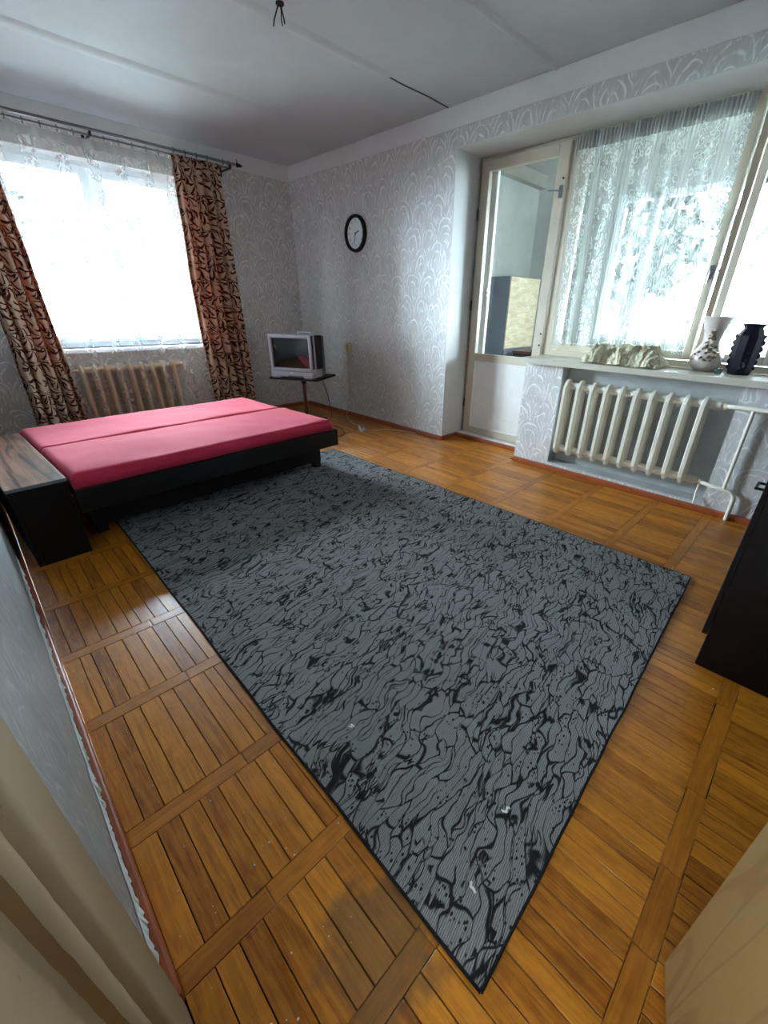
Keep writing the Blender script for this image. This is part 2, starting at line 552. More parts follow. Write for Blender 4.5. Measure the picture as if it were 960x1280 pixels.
M_cloth = m_cloth()
M_paper = plain('paper_scrap_white', (224, 224, 218), 0.8, 0, 0.03)
M_tape = plain('header_tape', (150, 158, 154), 0.8, 0, 0.08)
M_cabgrey = plain('loggia_grey_panel', (92, 98, 108), 0.6, 0, 0.08)
M_ply = m_wood('loggia_plywood', (168, 152, 122), (198, 184, 154), 0.6, (4, 4, 18), 0.0)
M_bark = plain('tree_bark', (26, 26, 26), 0.9, 0, 0.2, 8)
M_leaf = plain('tree_leaves', (26, 30, 24), 0.8, 0, 0.3, 3)
M_ground = plain('courtyard_ground', (84, 86, 80), 0.9, 0, 0.2, 0.6)
M_brick_far = plain('far_house_wall', (170, 168, 160), 0.9, 0, 0.06)
M_farwin = plain('far_window_glass', (50, 60, 70), 0.2)
M_tearedge = plain('torn_paper_edge', (204, 212, 212), 0.9, 0, 0.12, 30, 0.4)
M_crack = plain('open_seam', (60, 58, 56), 0.9)


# ------------------------------------------------------------------ builders
def empty(name, loc, rz=0.0):
    o = bpy.data.objects.new(name, None)
    o.empty_display_size = 0.1
    COL.objects.link(o)
    o.location = loc
    o.rotation_euler = (0, 0, rz)
    return o


def tag(o, label, cat, group=None):
    o['label'] = label
    o['category'] = cat
    if group:
        o['group'] = group
    return o


def struct(o, label=None):
    o['kind'] = 'structure'
    if label:
        o['label'] = label
    return o


def root_of(o):
    while o.parent:
        o = o.parent
    return o


class B:
    """collects shapes in one bmesh; build() links it as one mesh object (world coords unless local)"""

    def __init__(s):
        s.bm = bmesh.new()
        s.uv = None

    def box(s, x0, x1, y0, y1, z0, z1, bev=0.0, seg=1):
        vs = [s.bm.verts.new((x, y, z)) for x in (x0, x1) for y in (y0, y1) for z in (z0, z1)]
        fs = [s.bm.faces.new([vs[i] for i in f]) for f in ((0, 1, 3, 2), (4, 6, 7, 5), (0, 4, 5, 1), (2, 3, 7, 6), (0, 2, 6, 4), (1, 5, 7, 3))]
        if bev:
            es = list({e for f in fs for e in f.edges})
            bmesh.ops.bevel(s.bm, geom=es, offset=bev, segments=seg, affect='EDGES', profile=0.6)
        return s

    def prism(s, pts, axis, a, b):
        """polygon pts (2-D) extruded along axis from a to b"""
        def mk(p, q):
            if axis == 'z':
                return (p[0], p[1], q)
            if axis == 'y':
                return (p[0], q, p[1])
            return (q, p[0], p[1])
        v0 = [s.bm.verts.new(mk(p, a)) for p in pts]
        v1 = [s.bm.verts.new(mk(p, b)) for p in pts]
        n = len(pts)
        s.bm.faces.new(v0)
        s.bm.faces.new(v1)
        for i in range(n):
            s.bm.faces.new((v0[i], v0[(i + 1) % n], v1[(i + 1) % n], v1[i]))
        return s

    def tube(s, pts, r, seg=8, cap=True):
        pts = [Vector(p) for p in pts]
        rs = r if isinstance(r, (list, tuple)) else [r] * len(pts)
        rings = []
        prev = None
        for i, p in enumerate(pts):
            d = (pts[min(i + 1, len(pts) - 1)] - pts[max(i - 1, 0)])
            d = d.normalized() if d.length > 1e-9 else Vector((0, 0, 1))
            a = prev if prev is not None else (Vector((1, 0, 0)) if abs(d.x) < 0.8 else Vector((0, 1, 0)))
            a = (a - d * a.dot(d)).normalized()
            prev = a
            b = d.cross(a)
            rings.append([s.bm.verts.new(p + (a * math.cos(t) + b * math.sin(t)) * rs[i]) for t in [2 * PI * k / seg for k in range(seg)]])
        for i in range(len(rings) - 1):
            for k in range(seg):
                s.bm.faces.new((rings[i][k], rings[i][(k + 1) % seg], rings[i + 1][(k + 1) % seg], rings[i + 1][k]))
        if cap:
            s.bm.faces.new(rings[0][::-1])
            s.bm.faces.new(rings[-1])
        return s

    def lathe(s, prof, c=(0, 0, 0), seg=28, sq=None):
        rings = []
        for r, z in prof:
            rings.append([s.bm.verts.new((c[0] + r * math.cos(2 * PI * k / seg), c[1] + r * math.sin(2 * PI * k / seg), c[2] + z)) for k in range(seg)])
        for i in range(len(rings) - 1):
            for k in range(seg):
                s.bm.faces.new((rings[i][k], rings[i][(k + 1) % seg], rings[i + 1][(k + 1) % seg], rings[i + 1][k]))
        s.bm.faces.new(rings[0][::-1])
        s.bm.faces.new(rings[-1])
        return s

    def ball(s, c, r, sub=1, sc=(1, 1, 1)):
        m = Matrix.Translation(c) @ Matrix.Diagonal((r * sc[0], r * sc[1], r * sc[2], 1))
        bmesh.ops.create_icosphere(s.bm, subdivisions=sub, radius=1, matrix=m)
        return s

    def grid(s, fn, nu, nv, uvfn=None):
        if uvfn and s.uv is None:
            s.uv = s.bm.loops.layers.uv.new('UVMap')
        vs = [[s.bm.verts.new(fn(i / nu, j / nv)) for j in range(nv + 1)] for i in range(nu + 1)]
        for i in range(nu):
            for j in range(nv):
                f = s.bm.faces.new((vs[i][j], vs[i + 1][j], vs[i + 1][j + 1], vs[i][j + 1]))
                if uvfn:
                    for l, (a, b) in zip(f.loops, ((i, j), (i + 1, j), (i + 1, j + 1), (i, j + 1))):
                        l[s.uv].uv = uvfn(a / nu, b / nv)
        return vs

    def build(s, name, mat, parent=None, local=False, smooth=False):
        if mat is None:
            mat = M_white
        if not local and parent is not None:
            r = root_of(parent)
            mw = Matrix.Translation(r.location) @ r.rotation_euler.to_matrix().to_4x4()
            s.bm.transform(mw.inverted())
        bmesh.ops.recalc_face_normals(s.bm, faces=s.bm.faces)
        me = bpy.data.meshes.new(name)
        s.bm.to_mesh(me)
        s.bm.free()
        me.materials.append(mat)
        if smooth:
            me.polygons.foreach_set('use_smooth', [True] * len(me.polygons))
            if smooth != 'all':
                me.set_sharp_from_angle(angle=math.radians(40))
        o = bpy.data.objects.new(name, me)
        COL.objects.link(o)
        if parent is not None:
            o.parent = parent
        return o


def inst(o, parent=None, loc=(0, 0, 0), scale=None, rot=None):
    c = o.copy()
    COL.objects.link(c)
    c.parent = parent
    c.location = loc
    if scale:
        c.scale = scale
    if rot:
        c.rotation_euler = rot
    return c


# ------------------------------------------------------------------ room shell
XL, XB, XO = -0.10, 3.27, 3.67     # left wall face, right wall face, balcony side of the right wall
YA, YN = 5.15, -0.62               # window wall face, near wall face
HC = 2.595
DY0, DY1 = 1.85, 2.72              # balcony door opening along y
LZ = 2.35                          # underside of the lintel
XD = 3.60                          # balcony door and window plane
WE = 0.26                          # right end of the window opening

# floor slab and parquet
fl = struct(B().box(XL - 0.3, XO, YN - 0.2, YA + 0.3, -0.12, -0.012).build('floor', M_dark), 'varnished oak parquet floor of slats between border strips')

S = [-0.93, -0.52, -0.115, 0.232, 0.54, 0.895, 1.345, 1.745, 2.16, 2.58, 3.0, 3.42, 3.84, 4.26, 4.68, 5.13]
O = [0, 0, 0.012, 0.068, 0.09, 0.135, 0.095, 0.125, 0.15, 0.17, 0.17, 0.17, 0.17, 0.17, 0.17, 0.17]
RUG = [(0.334, 0.10), (2.30, 0.19), (2.245, 3.20), (0.385, 3.12)]


def smooth01(t):
    t = max(0, min(1, t))
    return t * t * (3 - 2 * t)


def strip_y(i, x):
    return S[i] + O[i] * smooth01((x - 0.55) / 1.4)


def under_rug(x0, x1, y0, y1):
    return x0 > 0.40 and x1 < 2.23 and y0 > 0.20 and y1 < 3.1


def screen_area(x0, x1, y0, y1):
    ps = [project((x, y, 0)) for x, y in ((x0, y0), (x1, y0), (x1, y1), (x0, y1))]
    if any(p is None for p in ps):
        return 0
    if not any(-20 < p[0] < 980 and -20 < p[1] < 1300 for p in ps):
        return 0
    a = 0
    for i in range(4):
        a += ps[i][0] * ps[(i + 1) % 4][1] - ps[(i + 1) % 4][0] * ps[i][1]
    a = abs(a) / 2
    cx, cyy = (x0 + x1) / 2, (y0 + y1) / 2
    if cyy > 2.62 and cx < 1.9:          # behind the bed
        return 0
    if cx > 1.66 and cyy < 0.03:         # under the wardrobe
        return 0
    if 0.36 < cx < 2.25 and 0.16 < cyy < 3.15:
        a *= 0.2
    return a


slats, strips = [], []
for i in range(len(S) - 1):
    x = XL + 0.02
    while x < XB + 0.30:
        wd = rnd.choice((0.046, 0.05, 0.052, 0.055, 0.06))
        if rnd.random() < 0.1:
            wd = 0.036
        if x > 2.0:
            wd *= 0.94
        x1 = x + wd
        xm = (x + x1) / 2
        y0 = max(strip_y(i, xm) + 0.0255, YN)
        y1 = strip_y(i + 1, xm) - 0.0255
        y1 = min(y1, YA)
        if x1 > XB + 0.02:
            y0, y1 = max(y0, DY0 + 0.003), min(y1, DY1 - 0.003)
        if y1 - y0 > 0.03 and not under_rug(x, x1, y0, y1):
            slats.append((x, x1 - 0.0022, y0, y1))
        x = x1
    # the strip
    x = XL + 0.02
    while x < XB + 0.25:
        x1 = x + rnd.choice((0.2, 0.26, 0.31, 0.4))
        yc = strip_y(i, (x + x1) / 2)
        x1 = min(x1, XB + (0.25 if DY0 + 0.03 < yc < DY1 - 0.03 else 0.0))
        if x1 - x < 0.02:
            break
        if yc > YN + 0.05 and not under_rug(x, x1, yc, yc):
            strips.append((x, x1 - 0.0015, yc - 0.0245, yc + 0.0245))
        x = x1


def chamfer_unit():
    bm = bmesh.new()
    cx_, cy_, cz = 0.02, 0.006, 0.09
    lo = [bm.verts.new(p) for p in ((-.5, -.5, 0), (.5, -.5, 0), (.5, .5, 0), (-.5, .5, 0))]
    mi = [bm.verts.new(p) for p in ((-.5, -.5, 1 - cz), (.5, -.5, 1 - cz), (.5, .5, 1 - cz), (-.5, .5, 1 - cz))]
    hi = [bm.verts.new(p) for p in ((-.5 + cx_, -.5 + cy_, 1), (.5 - cx_, -.5 + cy_, 1), (.5 - cx_, .5 - cy_, 1), (-.5 + cx_, .5 - cy_, 1))]
    for a, b in ((lo, mi), (mi, hi)):
        for k in range(4):
            bm.faces.new((a[k], a[(k + 1) % 4], b[(k + 1) % 4], b[k]))
    bm.faces.new(hi)
    return bm


def lay(pieces, name, mat, limit):
    pieces = sorted(pieces, key=lambda q: -screen_area(*q))
    bm = chamfer_unit()
    me = bpy.data.meshes.new(name)
    bm.to_mesh(me)
    bm.free()
    me.materials.append(mat)
    for q in pieces[:limit]:
        if screen_area(*q) <= 0:
            continue
        o = bpy.data.objects.new(name, me)
        COL.objects.link(o)
        o.parent = fl
        o.location = ((q[0] + q[1]) / 2, (q[2] + q[3]) / 2, -0.012 + rnd.uniform(-0.0006, 0.0004))
        o.scale = (q[1] - q[0], q[3] - q[2], 0.012)
    rest = [q for k, q in enumerate(pieces) if k >= limit or screen_area(*q) <= 0]
    vs, fs = [], []
    for (x0, x1, y0, y1) in rest:
        b = len(vs)
        z = rnd.uniform(-0.0006, 0.0003)
        c = 0.001
        for (a0, a1, b0, b1, zz) in ((x0, x1, y0, y1, -0.012), (x0, x1, y0, y1, z - 0.001), (x0 + c, x1 - c, y0 + c, y1 - c, z)):
            vs += [(a0, b0, zz), (a1, b0, zz), (a1, b1, zz), (a0, b1, zz)]
        for k in range(4):
            fs.append((b + k, b + (k + 1) % 4, b + 4 + (k + 1) % 4, b + 4 + k))
            fs.append((b + 4 + k, b + 4 + (k + 1) % 4, b + 8 + (k + 1) % 4, b + 8 + k))
        fs.append((b + 8, b + 9, b + 10, b + 11))
    me2 = bpy.data.meshes.new(name + '_field')
    me2.from_pydata(vs, [], fs)
    me2.materials.append(mat)
    o = bpy.data.objects.new(name + '_field', me2)
    COL.objects.link(o)
    o.parent = fl
    o['kind'] = 'stuff'


lay(slats, 'parquet_slat', M_slat, 300)
lay(strips, 'border_strip', M_strip, 300)

# ceiling with its slab seams
ce = struct(B().box(XL - 0.3, XO, YN - 0.2, YA + 0.4, HC, HC + 0.15).build('ceiling', M_ceiling), 'whitewashed concrete ceiling with visible slab seams')


def seam(y, x0, x1, wv, mat, th=0.003, name='slab_seam'):
    b = B()
    n = 40

    def f(u, v):
        xx = x0 + (x1 - x0) * u
        yy = y + (v - 0.5) * wv + 0.012 * noise.noise((xx * 3, y * 7, 0))
        return (xx, yy, HC - th * (1 - abs(2 * v - 1)) - 0.0003)
    b.grid(f, n, 4)
    b.build(name, mat, ce, smooth='all')


seam(1.917, 0.2, 3.25, 0.06, M_ceiling, 0.012)
seam(2.80, 0.0, 2.62, 0.10, M_ceiling, 0.010)
seam(3.95, 0.0, 3.25, 0.14, M_ceiling, 0.012)
cr = B()
for k in range(9):
    a = 2.62 + k * 0.07
    cr.box(a, a + 0.071, 2.795 + 0.004 * math.sin(k), 2.806 + 0.004 * math.sin(k), HC - 0.003, HC + 0.01)
cr.build('open_seam', M_crack, ce)

# window wall (back): opening x .60-2.07, z .82-2.30
WX0, WX1, WZ0, WZ1 = 0.60, 2.07, 0.82, 2.30
wb = B()
wb.box(XL - 0.3, WX0, YA, YA + 0.38, 0, HC)
wb.box(WX1, XO, YA, YA + 0.38, 0, HC)
wb.box(WX0, WX1, YA, YA + 0.38, 0, WZ0)
wb.box(WX0, WX1, YA, YA + 0.38, WZ1, HC)
WB = struct(wb.build('wall_back', M_wallp), 'grey patterned wallpaper wall around the white window')
rv = B()
rv.box(WX0, WX0 + 0.006, YA - 0.002, YA + 0.15, WZ0, WZ1)
rv.box(WX1 - 0.006, WX1, YA - 0.002, YA + 0.15, WZ0, WZ1)
rv.box(WX0, WX1, YA - 0.002, YA + 0.15, WZ1 - 0.006, WZ1)
rv.build('reveal_plaster', M_plaster, WB)

# right wall (balcony side)
wr = B()
wr.box(XB, XO, DY1, YA, 0, HC)                               # full-height part
wr.box(XB, XO, YN - 0.2, DY1, LZ, HC)                        # lintel
wr.box(XB, XO, 1.53, DY0, 0, 0.84)                           # pier
wr.box(XB + 0.13, XO, 0.37, 1.53, 0, 0.84)                   # niche back
wr.box(XB, XO, YN - 0.2, 0.37, 0, 0.84)
wr.box(XB, XO, YN - 0.2, WE, 0.84, LZ)                       # wall right of the window
wr.box(XB, XB + 0.13, 0.37, 1.53, 0, 0.06)                   # ledge under the niche
WR = struct(wr.build('wall_right', M_wallp), 'grey arched-pattern wallpaper wall with balcony opening')
sk = B()
sk.box(XB - 0.001, XD - 0.02, DY1 - 0.006, DY1, 0.03, LZ)     # left reveal
sk.box(XB - 0.001, XD, WE, DY1, LZ - 0.006, LZ)
sk.box(XB - 0.001, XD, WE, WE + 0.006, 0.881, LZ - 0.006)               # lintel underside
sk.build('reveal_plaster', M_plaster, WR)
nb = B()
nb.box(XB + 0.122, XB + 0.13, 0.371, 1.529, 0.06, 0.84)
nb.box(XB, XB + 0.13, 1.524, 1.53, 0.06, 0.84)
nb.box(XB - 0.002, XB + 0.13, 0.37, 1.53, 0.058, 0.066)
nb.build('niche_plaster', M_niche, WR)
B().box(XD - 0.08, XO - 0.02, DY0, DY1, 0.0, 0.045, 0.004).build('threshold', M_doorpaint, WR)

# left wall with the room door at its near end
DO0, DO1 = -0.47, 0.155
wl = B()
wl.box(XL - 0.12, XL, DO1, YA, 0, HC)
wl.box(XL - 0.12, XL, YN - 0.2, DO0, 0, HC)
wl.box(XL - 0.12, XL, DO0, DO1, 2.05, HC)
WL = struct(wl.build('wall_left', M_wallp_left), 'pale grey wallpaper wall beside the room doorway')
te = B()
n = 420
vt = []
for i in range(n + 1):
    yy = 0.507 + (2.6 - 0.507) * i / n
    z0 = 0.058 + 0.026 * noise.noise((yy * 14, 1, 0)) + 0.014 * noise.noise((yy * 60, 4, 0)) + 0.012 * noise.noise((yy * 170, 4, 0))
    vt.append((te.bm.verts.new((XL + 0.004 + 0.012 * abs(noise.noise((yy * 40, 9, 0))), yy, z0)), te.bm.verts.new((XL + 0.0015, yy, 0.10 + 0.02 * noise.noise((yy * 12, 2, 0))))))
for i in range(n):
    te.bm.faces.new((vt[i][0], vt[i + 1][0], vt[i + 1][1], vt[i][1]))
te.build('torn_paper_edge', M_tearedge, WL)
struct(B().box(XL - 0.3, XO, YN - 0.14, YN, 0, HC).build('wall_near', M_wallp), 'wallpaper wall behind the wardrobe')
# hall behind the doorway
hl = B()
hl.box(-1.5, XL - 0.12, -1.2, -1.1, 0, HC)
hl.box(-1.5, XL - 0.12, 1.1, 1.2, 0, HC)
hl.box(-1.6, -1.5, -1.2, 1.2, 0, HC)
hl.box(-1.6, XL - 0.12, -1.2, 1.2, HC, HC + 0.1)
hl.box(-1.6, XL - 0.12, -1.2, 1.2, -0.1, 0)
struct(hl.build('wall_hall', M_plaster), 'plastered hall behind the room doorway')

# cornice bands and baseboards
struct(B().box(XB - 0.012, XB, YN, YA, 2.462, HC, 0.002).build('trim_1', M_cornice), 'white painted band along the top of the balcony wall')
struct(B().box(XL, XB - 0.012, YA - 0.012, YA, 2.455, HC, 0.002).build('trim_2', M_cornice), 'white painted band above the white window')


def baseboard(name, x0, x1, y0, y1, lab):
    return struct(B().box(x0, x1, y0, y1, 0, 0.042, 0.006, 2).build(name, M_basewood), lab)


br_ = B()
br_.box(XB - 0.022, XB, DY1, YA - 0.02, 0, 0.042, 0.006, 2)
br_.box(XB - 0.022, XB, YN, DY0, 0, 0.042, 0.006, 2)
br_.box(XB - 0.022, XD - 0.08, DY1 - 0.022, DY1, 0, 0.042, 0.006, 2)
br_.box(XD - 0.105, XD - 0.081, DY0, DY1 - 0.022, 0, 0.04, 0.006, 2)
struct(br_.build('baseboard_right', M_basewood), 'red-brown painted baseboard along the balcony wall')
baseboard('baseboard_left', XL, XL + 0.02, 0.507, YA, 'red-brown baseboard along the left wall')
baseboard('baseboard_back', XL + 0.02, XB - 0.02, YA - 0.02, YA, 'red-brown baseboard under the white window')

# near door casing on the left wall
prof = [(-0.10, 0.505), (-0.083, 0.50), (-0.081, 0.385), (-0.074, 0.352), (-0.069, 0.325), (-0.069, 0.295), (-0.0748, 0.286), (-0.071, 0.268),
        (-0.070, 0.25), (-0.0725, 0.240), (-0.080, 0.237), (-0.080, 0.228), (-0.078, 0.13), (-0.24, 0.13), (-0.24, 0.155), (-0.10, 0.155)]
cb = B()
nz = 240
rings = []
for k in range(nz + 1):
    z = 2.12 * k / nz
    rings.append([cb.bm.verts.new((px + (0.0007 * noise.noise((px * 90, py * 90, z * 45)) if j not in (0, 12, 13, 14, 15) else 0), py + (0.0008 * noise.noise((px * 60 + 5, py * 60, z * 38)) if j not in (0, 12, 13, 14, 15) else 0), z)) for j, (px, py) in enumerate(prof)])
for k in range(nz):
    for j in range(len(prof)):
        j2 = (j + 1) % len(prof)
        cb.bm.faces.new((rings[k][j], rings[k][j2], rings[k + 1][j2], rings[k + 1][j]))
cb.bm.faces.new(rings[-1])
struct(cb.build('trim_3', M_casing, smooth=True), 'beige painted door casing with rough mouldings at the near doorway')

# room door, open into the room, only its lower free corner in view
d2 = empty('door_2', (-0.075, -0.365, 0))
hinge = Vector((-0.075, -0.365))
free = Vector((0.640, -0.150))
d2.rotation_euler = (0, 0, math.atan2(free.y - hinge.y, free.x - hinge.x))
struct(d2, 'pale wood-grained room door standing open')
LW = (free - hinge).length
B().box(0.0, LW, -0.04, 0.0, 0.008, 2.02, 0.002).build('leaf', M_doorleaf, d2, True)
hb = B()
hb.tube([(LW - 0.06, 0.0, 1.0), (LW - 0.06, 0.045, 1.0), (LW - 0.17, 0.045, 1.0)], 0.009, 8)
hb.box(LW - 0.08, LW - 0.04, 0.0, 0.005, 0.9, 1.1, 0.001)
hb.build('door_handle', M_metal, d2, True, True)

# ------------------------------------------------------------------ white window in the back wall
W1 = struct(empty('window_1', (1.335, 5.33, WZ0)), 'white plastic two-sash window behind tulle')
f = B()
fy0, fy1 = 5.29, 5.35
f.box(WX0, WX0 + 0.06, fy0, fy1, WZ0, WZ1, 0.004)
f.box(WX1 - 0.06, WX1, fy0, fy1, WZ0, WZ1, 0.004)
f.box(WX0 + 0.06, WX1 - 0.06, fy0, fy1, WZ1 - 0.05, WZ1, 0.004)
f.box(WX0 + 0.06, WX1 - 0.06, fy0, fy1, WZ0, WZ0 + 0.05, 0.004)
f.box(1.305, 1.355, fy0, fy1, WZ0 + 0.05, WZ1 - 0.05, 0.004)
f.build('frame', M_pvc, W1)
for (a, b) in ((WX0 + 0.05, 1.312), (1.348, WX1 - 0.05)):
    sb = B()
    sb.box(a, a + 0.065, fy0 - 0.018, fy0 - 0.001, WZ0 + 0.04, WZ1 - 0.04, 0.004)
    sb.box(b - 0.065, b, fy0 - 0.018, fy0 - 0.001, WZ0 + 0.04, WZ1 - 0.04, 0.004)
    sb.box(a + 0.065, b - 0.065, fy0 - 0.018, fy0 - 0.001, WZ1 - 0.105, WZ1 - 0.04, 0.004)
    sb.box(a + 0.065, b - 0.065, fy0 - 0.018, fy0 - 0.001, WZ0 + 0.04, WZ0 + 0.105, 0.004)
    so = sb.build('sash', M_pvc, W1)
    B().box(a + 0.06, b - 0.06, fy0 + 0.01, fy0 + 0.014, WZ0 + 0.10, WZ1 - 0.10).build('pane', M_glass, so)
    gk = B()
    for (c0, c1, e0, e1) in ((a + 0.062, a + 0.067, WZ0 + 0.102, WZ1 - 0.102), (b - 0.067, b - 0.062, WZ0 + 0.102, WZ1 - 0.102),
                             (a + 0.067, b - 0.067, WZ1 - 0.107, WZ1 - 0.102), (a + 0.067, b - 0.067, WZ0 + 0.102, WZ0 + 0.107)):
        gk.box(c0, c1, fy0 - 0.014, fy0 + 0.009, e0, e1)
    gk.build('gasket', M_tvgrey, so)
hd = B()
hd.box(1.362, 1.382, fy0 - 0.028, fy0 - 0.018, 1.5, 1.57, 0.002)
hd.box(1.364, 1.380, fy0 - 0.055, fy0 - 0.028, 1.40, 1.55, 0.004)
hd.build('handle', M_pvc, W1)
struct(B().box(WX0 - 0.06, WX1 + 0.06, YA - 0.10, fy0 - 0.001, WZ0 - 0.035, WZ0, 0.006).build('trim_4', M_pvc), 'white window sill over the radiator behind tulle')

# ------------------------------------------------------------------ balcony door
D1 = struct(empty('door_1', (XD, DY1, 0.05)), 'cream painted balcony door with tall glass pane')
fx0, fx1 = XD + 0.012, XD + 0.06
fr = B()
fr.box(fx0, fx1, DY1 - 0.035, DY1 - 0.007, 0.046, LZ - 0.007, 0.002)
fr.box(fx0, fx1, DY0, DY1 - 0.035, LZ - 0.03, LZ - 0.007, 0.002)
fr.box(fx0 - 0.01, fx1, DY0, DY0 + 0.05, 0.046, LZ - 0.03, 0.003)
fr.build('door_frame', M_creampaint, D1)
ly0, ly1, lz0, lz1 = DY0 + 0.056, DY1 - 0.037, 0.05, LZ - 0.034
lx0, lx1 = XD - 0.02, XD + 0.03
st = B()
st.box(lx0, lx1, ly1 - 0.075, ly1, lz0, lz1, 0.004)
st.box(lx0, lx1, ly0, ly0 + 0.085, lz0, lz1, 0.004)
st.box(lx0, lx1, ly0 + 0.085, ly1 - 0.075, lz1 - 0.075, lz1, 0.004)
st.box(lx0, lx1, ly0 + 0.085, ly1 - 0.075, 0.765, 0.835, 0.004)
st.box(lx0, lx1, ly0 + 0.085, ly1 - 0.075, lz0, lz0 + 0.065, 0.004)
st.build('leaf_frame', M_creampaint, D1)
py0, py1 = ly0 + 0.085, ly1 - 0.075
B().box(lx0 + 0.012, lx0 + 0.03, py0, py1, lz0 + 0.06, 0.77).build('lower_panel', M_doorpaint, D1)
mo = B()
for (a0, a1, b0, b1) in ((py0, py0 + 0.012, 0.115, 0.765), (py1 - 0.012, py1, 0.115, 0.765), (py0 + 0.012, py1 - 0.012, 0.115, 0.127), (py0 + 0.012, py1 - 0.012, 0.753, 0.765)):
    mo.box(lx0 + 0.002, lx0 + 0.013, a0, a1, b0, b1, 0.002)
mo.build('panel_moulding', M_doorpaint, D1)
B().box(XD + 0.004, XD + 0.008, py0 - 0.004, py1 + 0.004, 0.83, lz1 - 0.07).build('pane', M_glass, D1)
# second (outer) leaf of the paired door, seen behind the glass
ol = B()
ol.box(XD + 0.075, XD + 0.11, ly1 - 0.10, ly1 - 0.055, lz0, lz1 - 0.02, 0.003)
ol.box(XD + 0.075, XD + 0.11, ly1 - 0.055, ly1 - 0.015, lz0, lz1 - 0.02, 0.003)
ol.build('outer_jamb', M_doorpaint, D1)
lh = B()
lh.tube([(lx0, ly0 + 0.03, 2.02), (lx0 - 0.03, ly0 + 0.03, 2.02), (lx0 - 0.045, ly0 + 0.035, 2.02), (lx0 - 0.05, ly0 + 0.11, 2.028)], 0.006, 8)
lh.box(lx0 - 0.006, lx0, ly0 + 0.015, ly0 + 0.045, 1.98, 2.06, 0.002)
lh.build('top_latch', M_metal, D1, smooth=True)
bh = B()
bh.box(XD + 0.060, XD + 0.075, ly1 - 0.10, ly1 - 0.075, 1.33, 1.39, 0.004)
bh.tube([(XD + 0.06, ly1 - 0.088, 1.36), (XD + 0.045, ly1 - 0.10, 1.36), (XD + 0.045, ly1 - 0.125, 1.352)], 0.006, 8)
bh.build('handle', M_white, D1, smooth=True)
for zz in (2.10, 1.04, 0.95):
    B().tube([(lx0 - 0.004, ly0 + 0.022, zz), (lx0 + 0.002, ly0 + 0.022, zz)], 0.008, 8).build('screw_head', M_darkmetal, D1)
for zz in (0.35, 1.25, 1.95):
    B().tube([(lx0 - 0.006, ly1 + 0.006, zz - 0.04), (lx0 - 0.006, ly1 + 0.006, zz + 0.04)], 0.006, 8).build('hinge', M_darkmetal, D1)

# ------------------------------------------------------------------ balcony window (wood, two lights)
W2 = struct(empty('window_2', (XD, 0.6, 0.88)), 'old cream wooden balcony window over the sill')
fb = B()
wz0, wz1 = 0.88, LZ - 0.008
fb.box(XD - 0.005, XD + 0.06, DY0 - 0.045, DY0 - 0.001, wz0, wz1, 0.003)
fb.box(XD - 0.005, XD + 0.06, WE + 0.007, DY0 - 0.045, wz1 - 0.022, wz1, 0.003)
fb.box(XD - 0.005, XD + 0.06, WE + 0.007, WE + 0.04, wz0 + 0.045, wz1 - 0.022, 0.003)
fb.box(XD - 0.03, XD + 0.06, WE + 0.007, DY0 - 0.045, wz0, wz0 + 0.045, 0.003)
fb.box(XD - 0.002, XD + 0.06, 0.715, 0.755, wz0 + 0.045, wz1 - 0.022, 0.003)
fb.build('frame', M_creampaint, W2)
for (a, b) in ((0.765, DY0 - 0.055), (WE + 0.045, 0.705)):
    sb = B()
    sx0, sx1 = XD - 0.03, XD + 0.02
    sz0, sz1 = wz0 + 0.05, wz1 - 0.028
    sb.box(sx0, sx1, a, a + 0.05, sz0, sz1, 0.004)
    sb.box(sx0, sx1, b - 0.045, b, sz0, sz1, 0.004)
    sb.box(sx0, sx1, a + 0.05, b - 0.045, sz1 - 0.055, sz1, 0.004)
    sb.box(sx0, sx1, a + 0.05, b - 0.045, sz0, sz0 + 0.055, 0.004)
    so = sb.build('sash', M_creampaint, W2)
    B().box(XD + 0.0, XD + 0.004, a + 0.045, b - 0.04, sz0 + 0.05, sz1 - 0.05).build('pane', M_glass, so)
for zz in (1.15, 2.05):
    B().tube([(XD - 0.012, DY0 - 0.05, zz - 0.04), (XD - 0.012, DY0 - 0.05, zz + 0.04)], 0.006, 8).build('hinge', M_darkmetal, W2)
wlh = B()
wlh.box(XD - 0.036, XD - 0.03, 0.775, 0.80, 1.42, 1.50, 0.002)
wlh.tube([(XD - 0.036, 0.787, 1.46), (XD - 0.06, 0.787, 1.46), (XD - 0.062, 0.787, 1.40)], 0.006, 8)
wlh.build('handle', M_metal, W2, smooth=True)

# window sill on the balcony wall
sl = B()
sl.prism([(3.195, 0.19), (3.268, 0.19), (3.268, WE + 0.008), (XD - 0.031, WE + 0.008), (XD - 0.031, 1.868), (3.195, 1.868)], 'z', 0.842, 0.88)
SILL = struct(sl.build('trim_5', M_sillpaint, smooth=True), 'worn cream painted wooden sill over the white radiator')

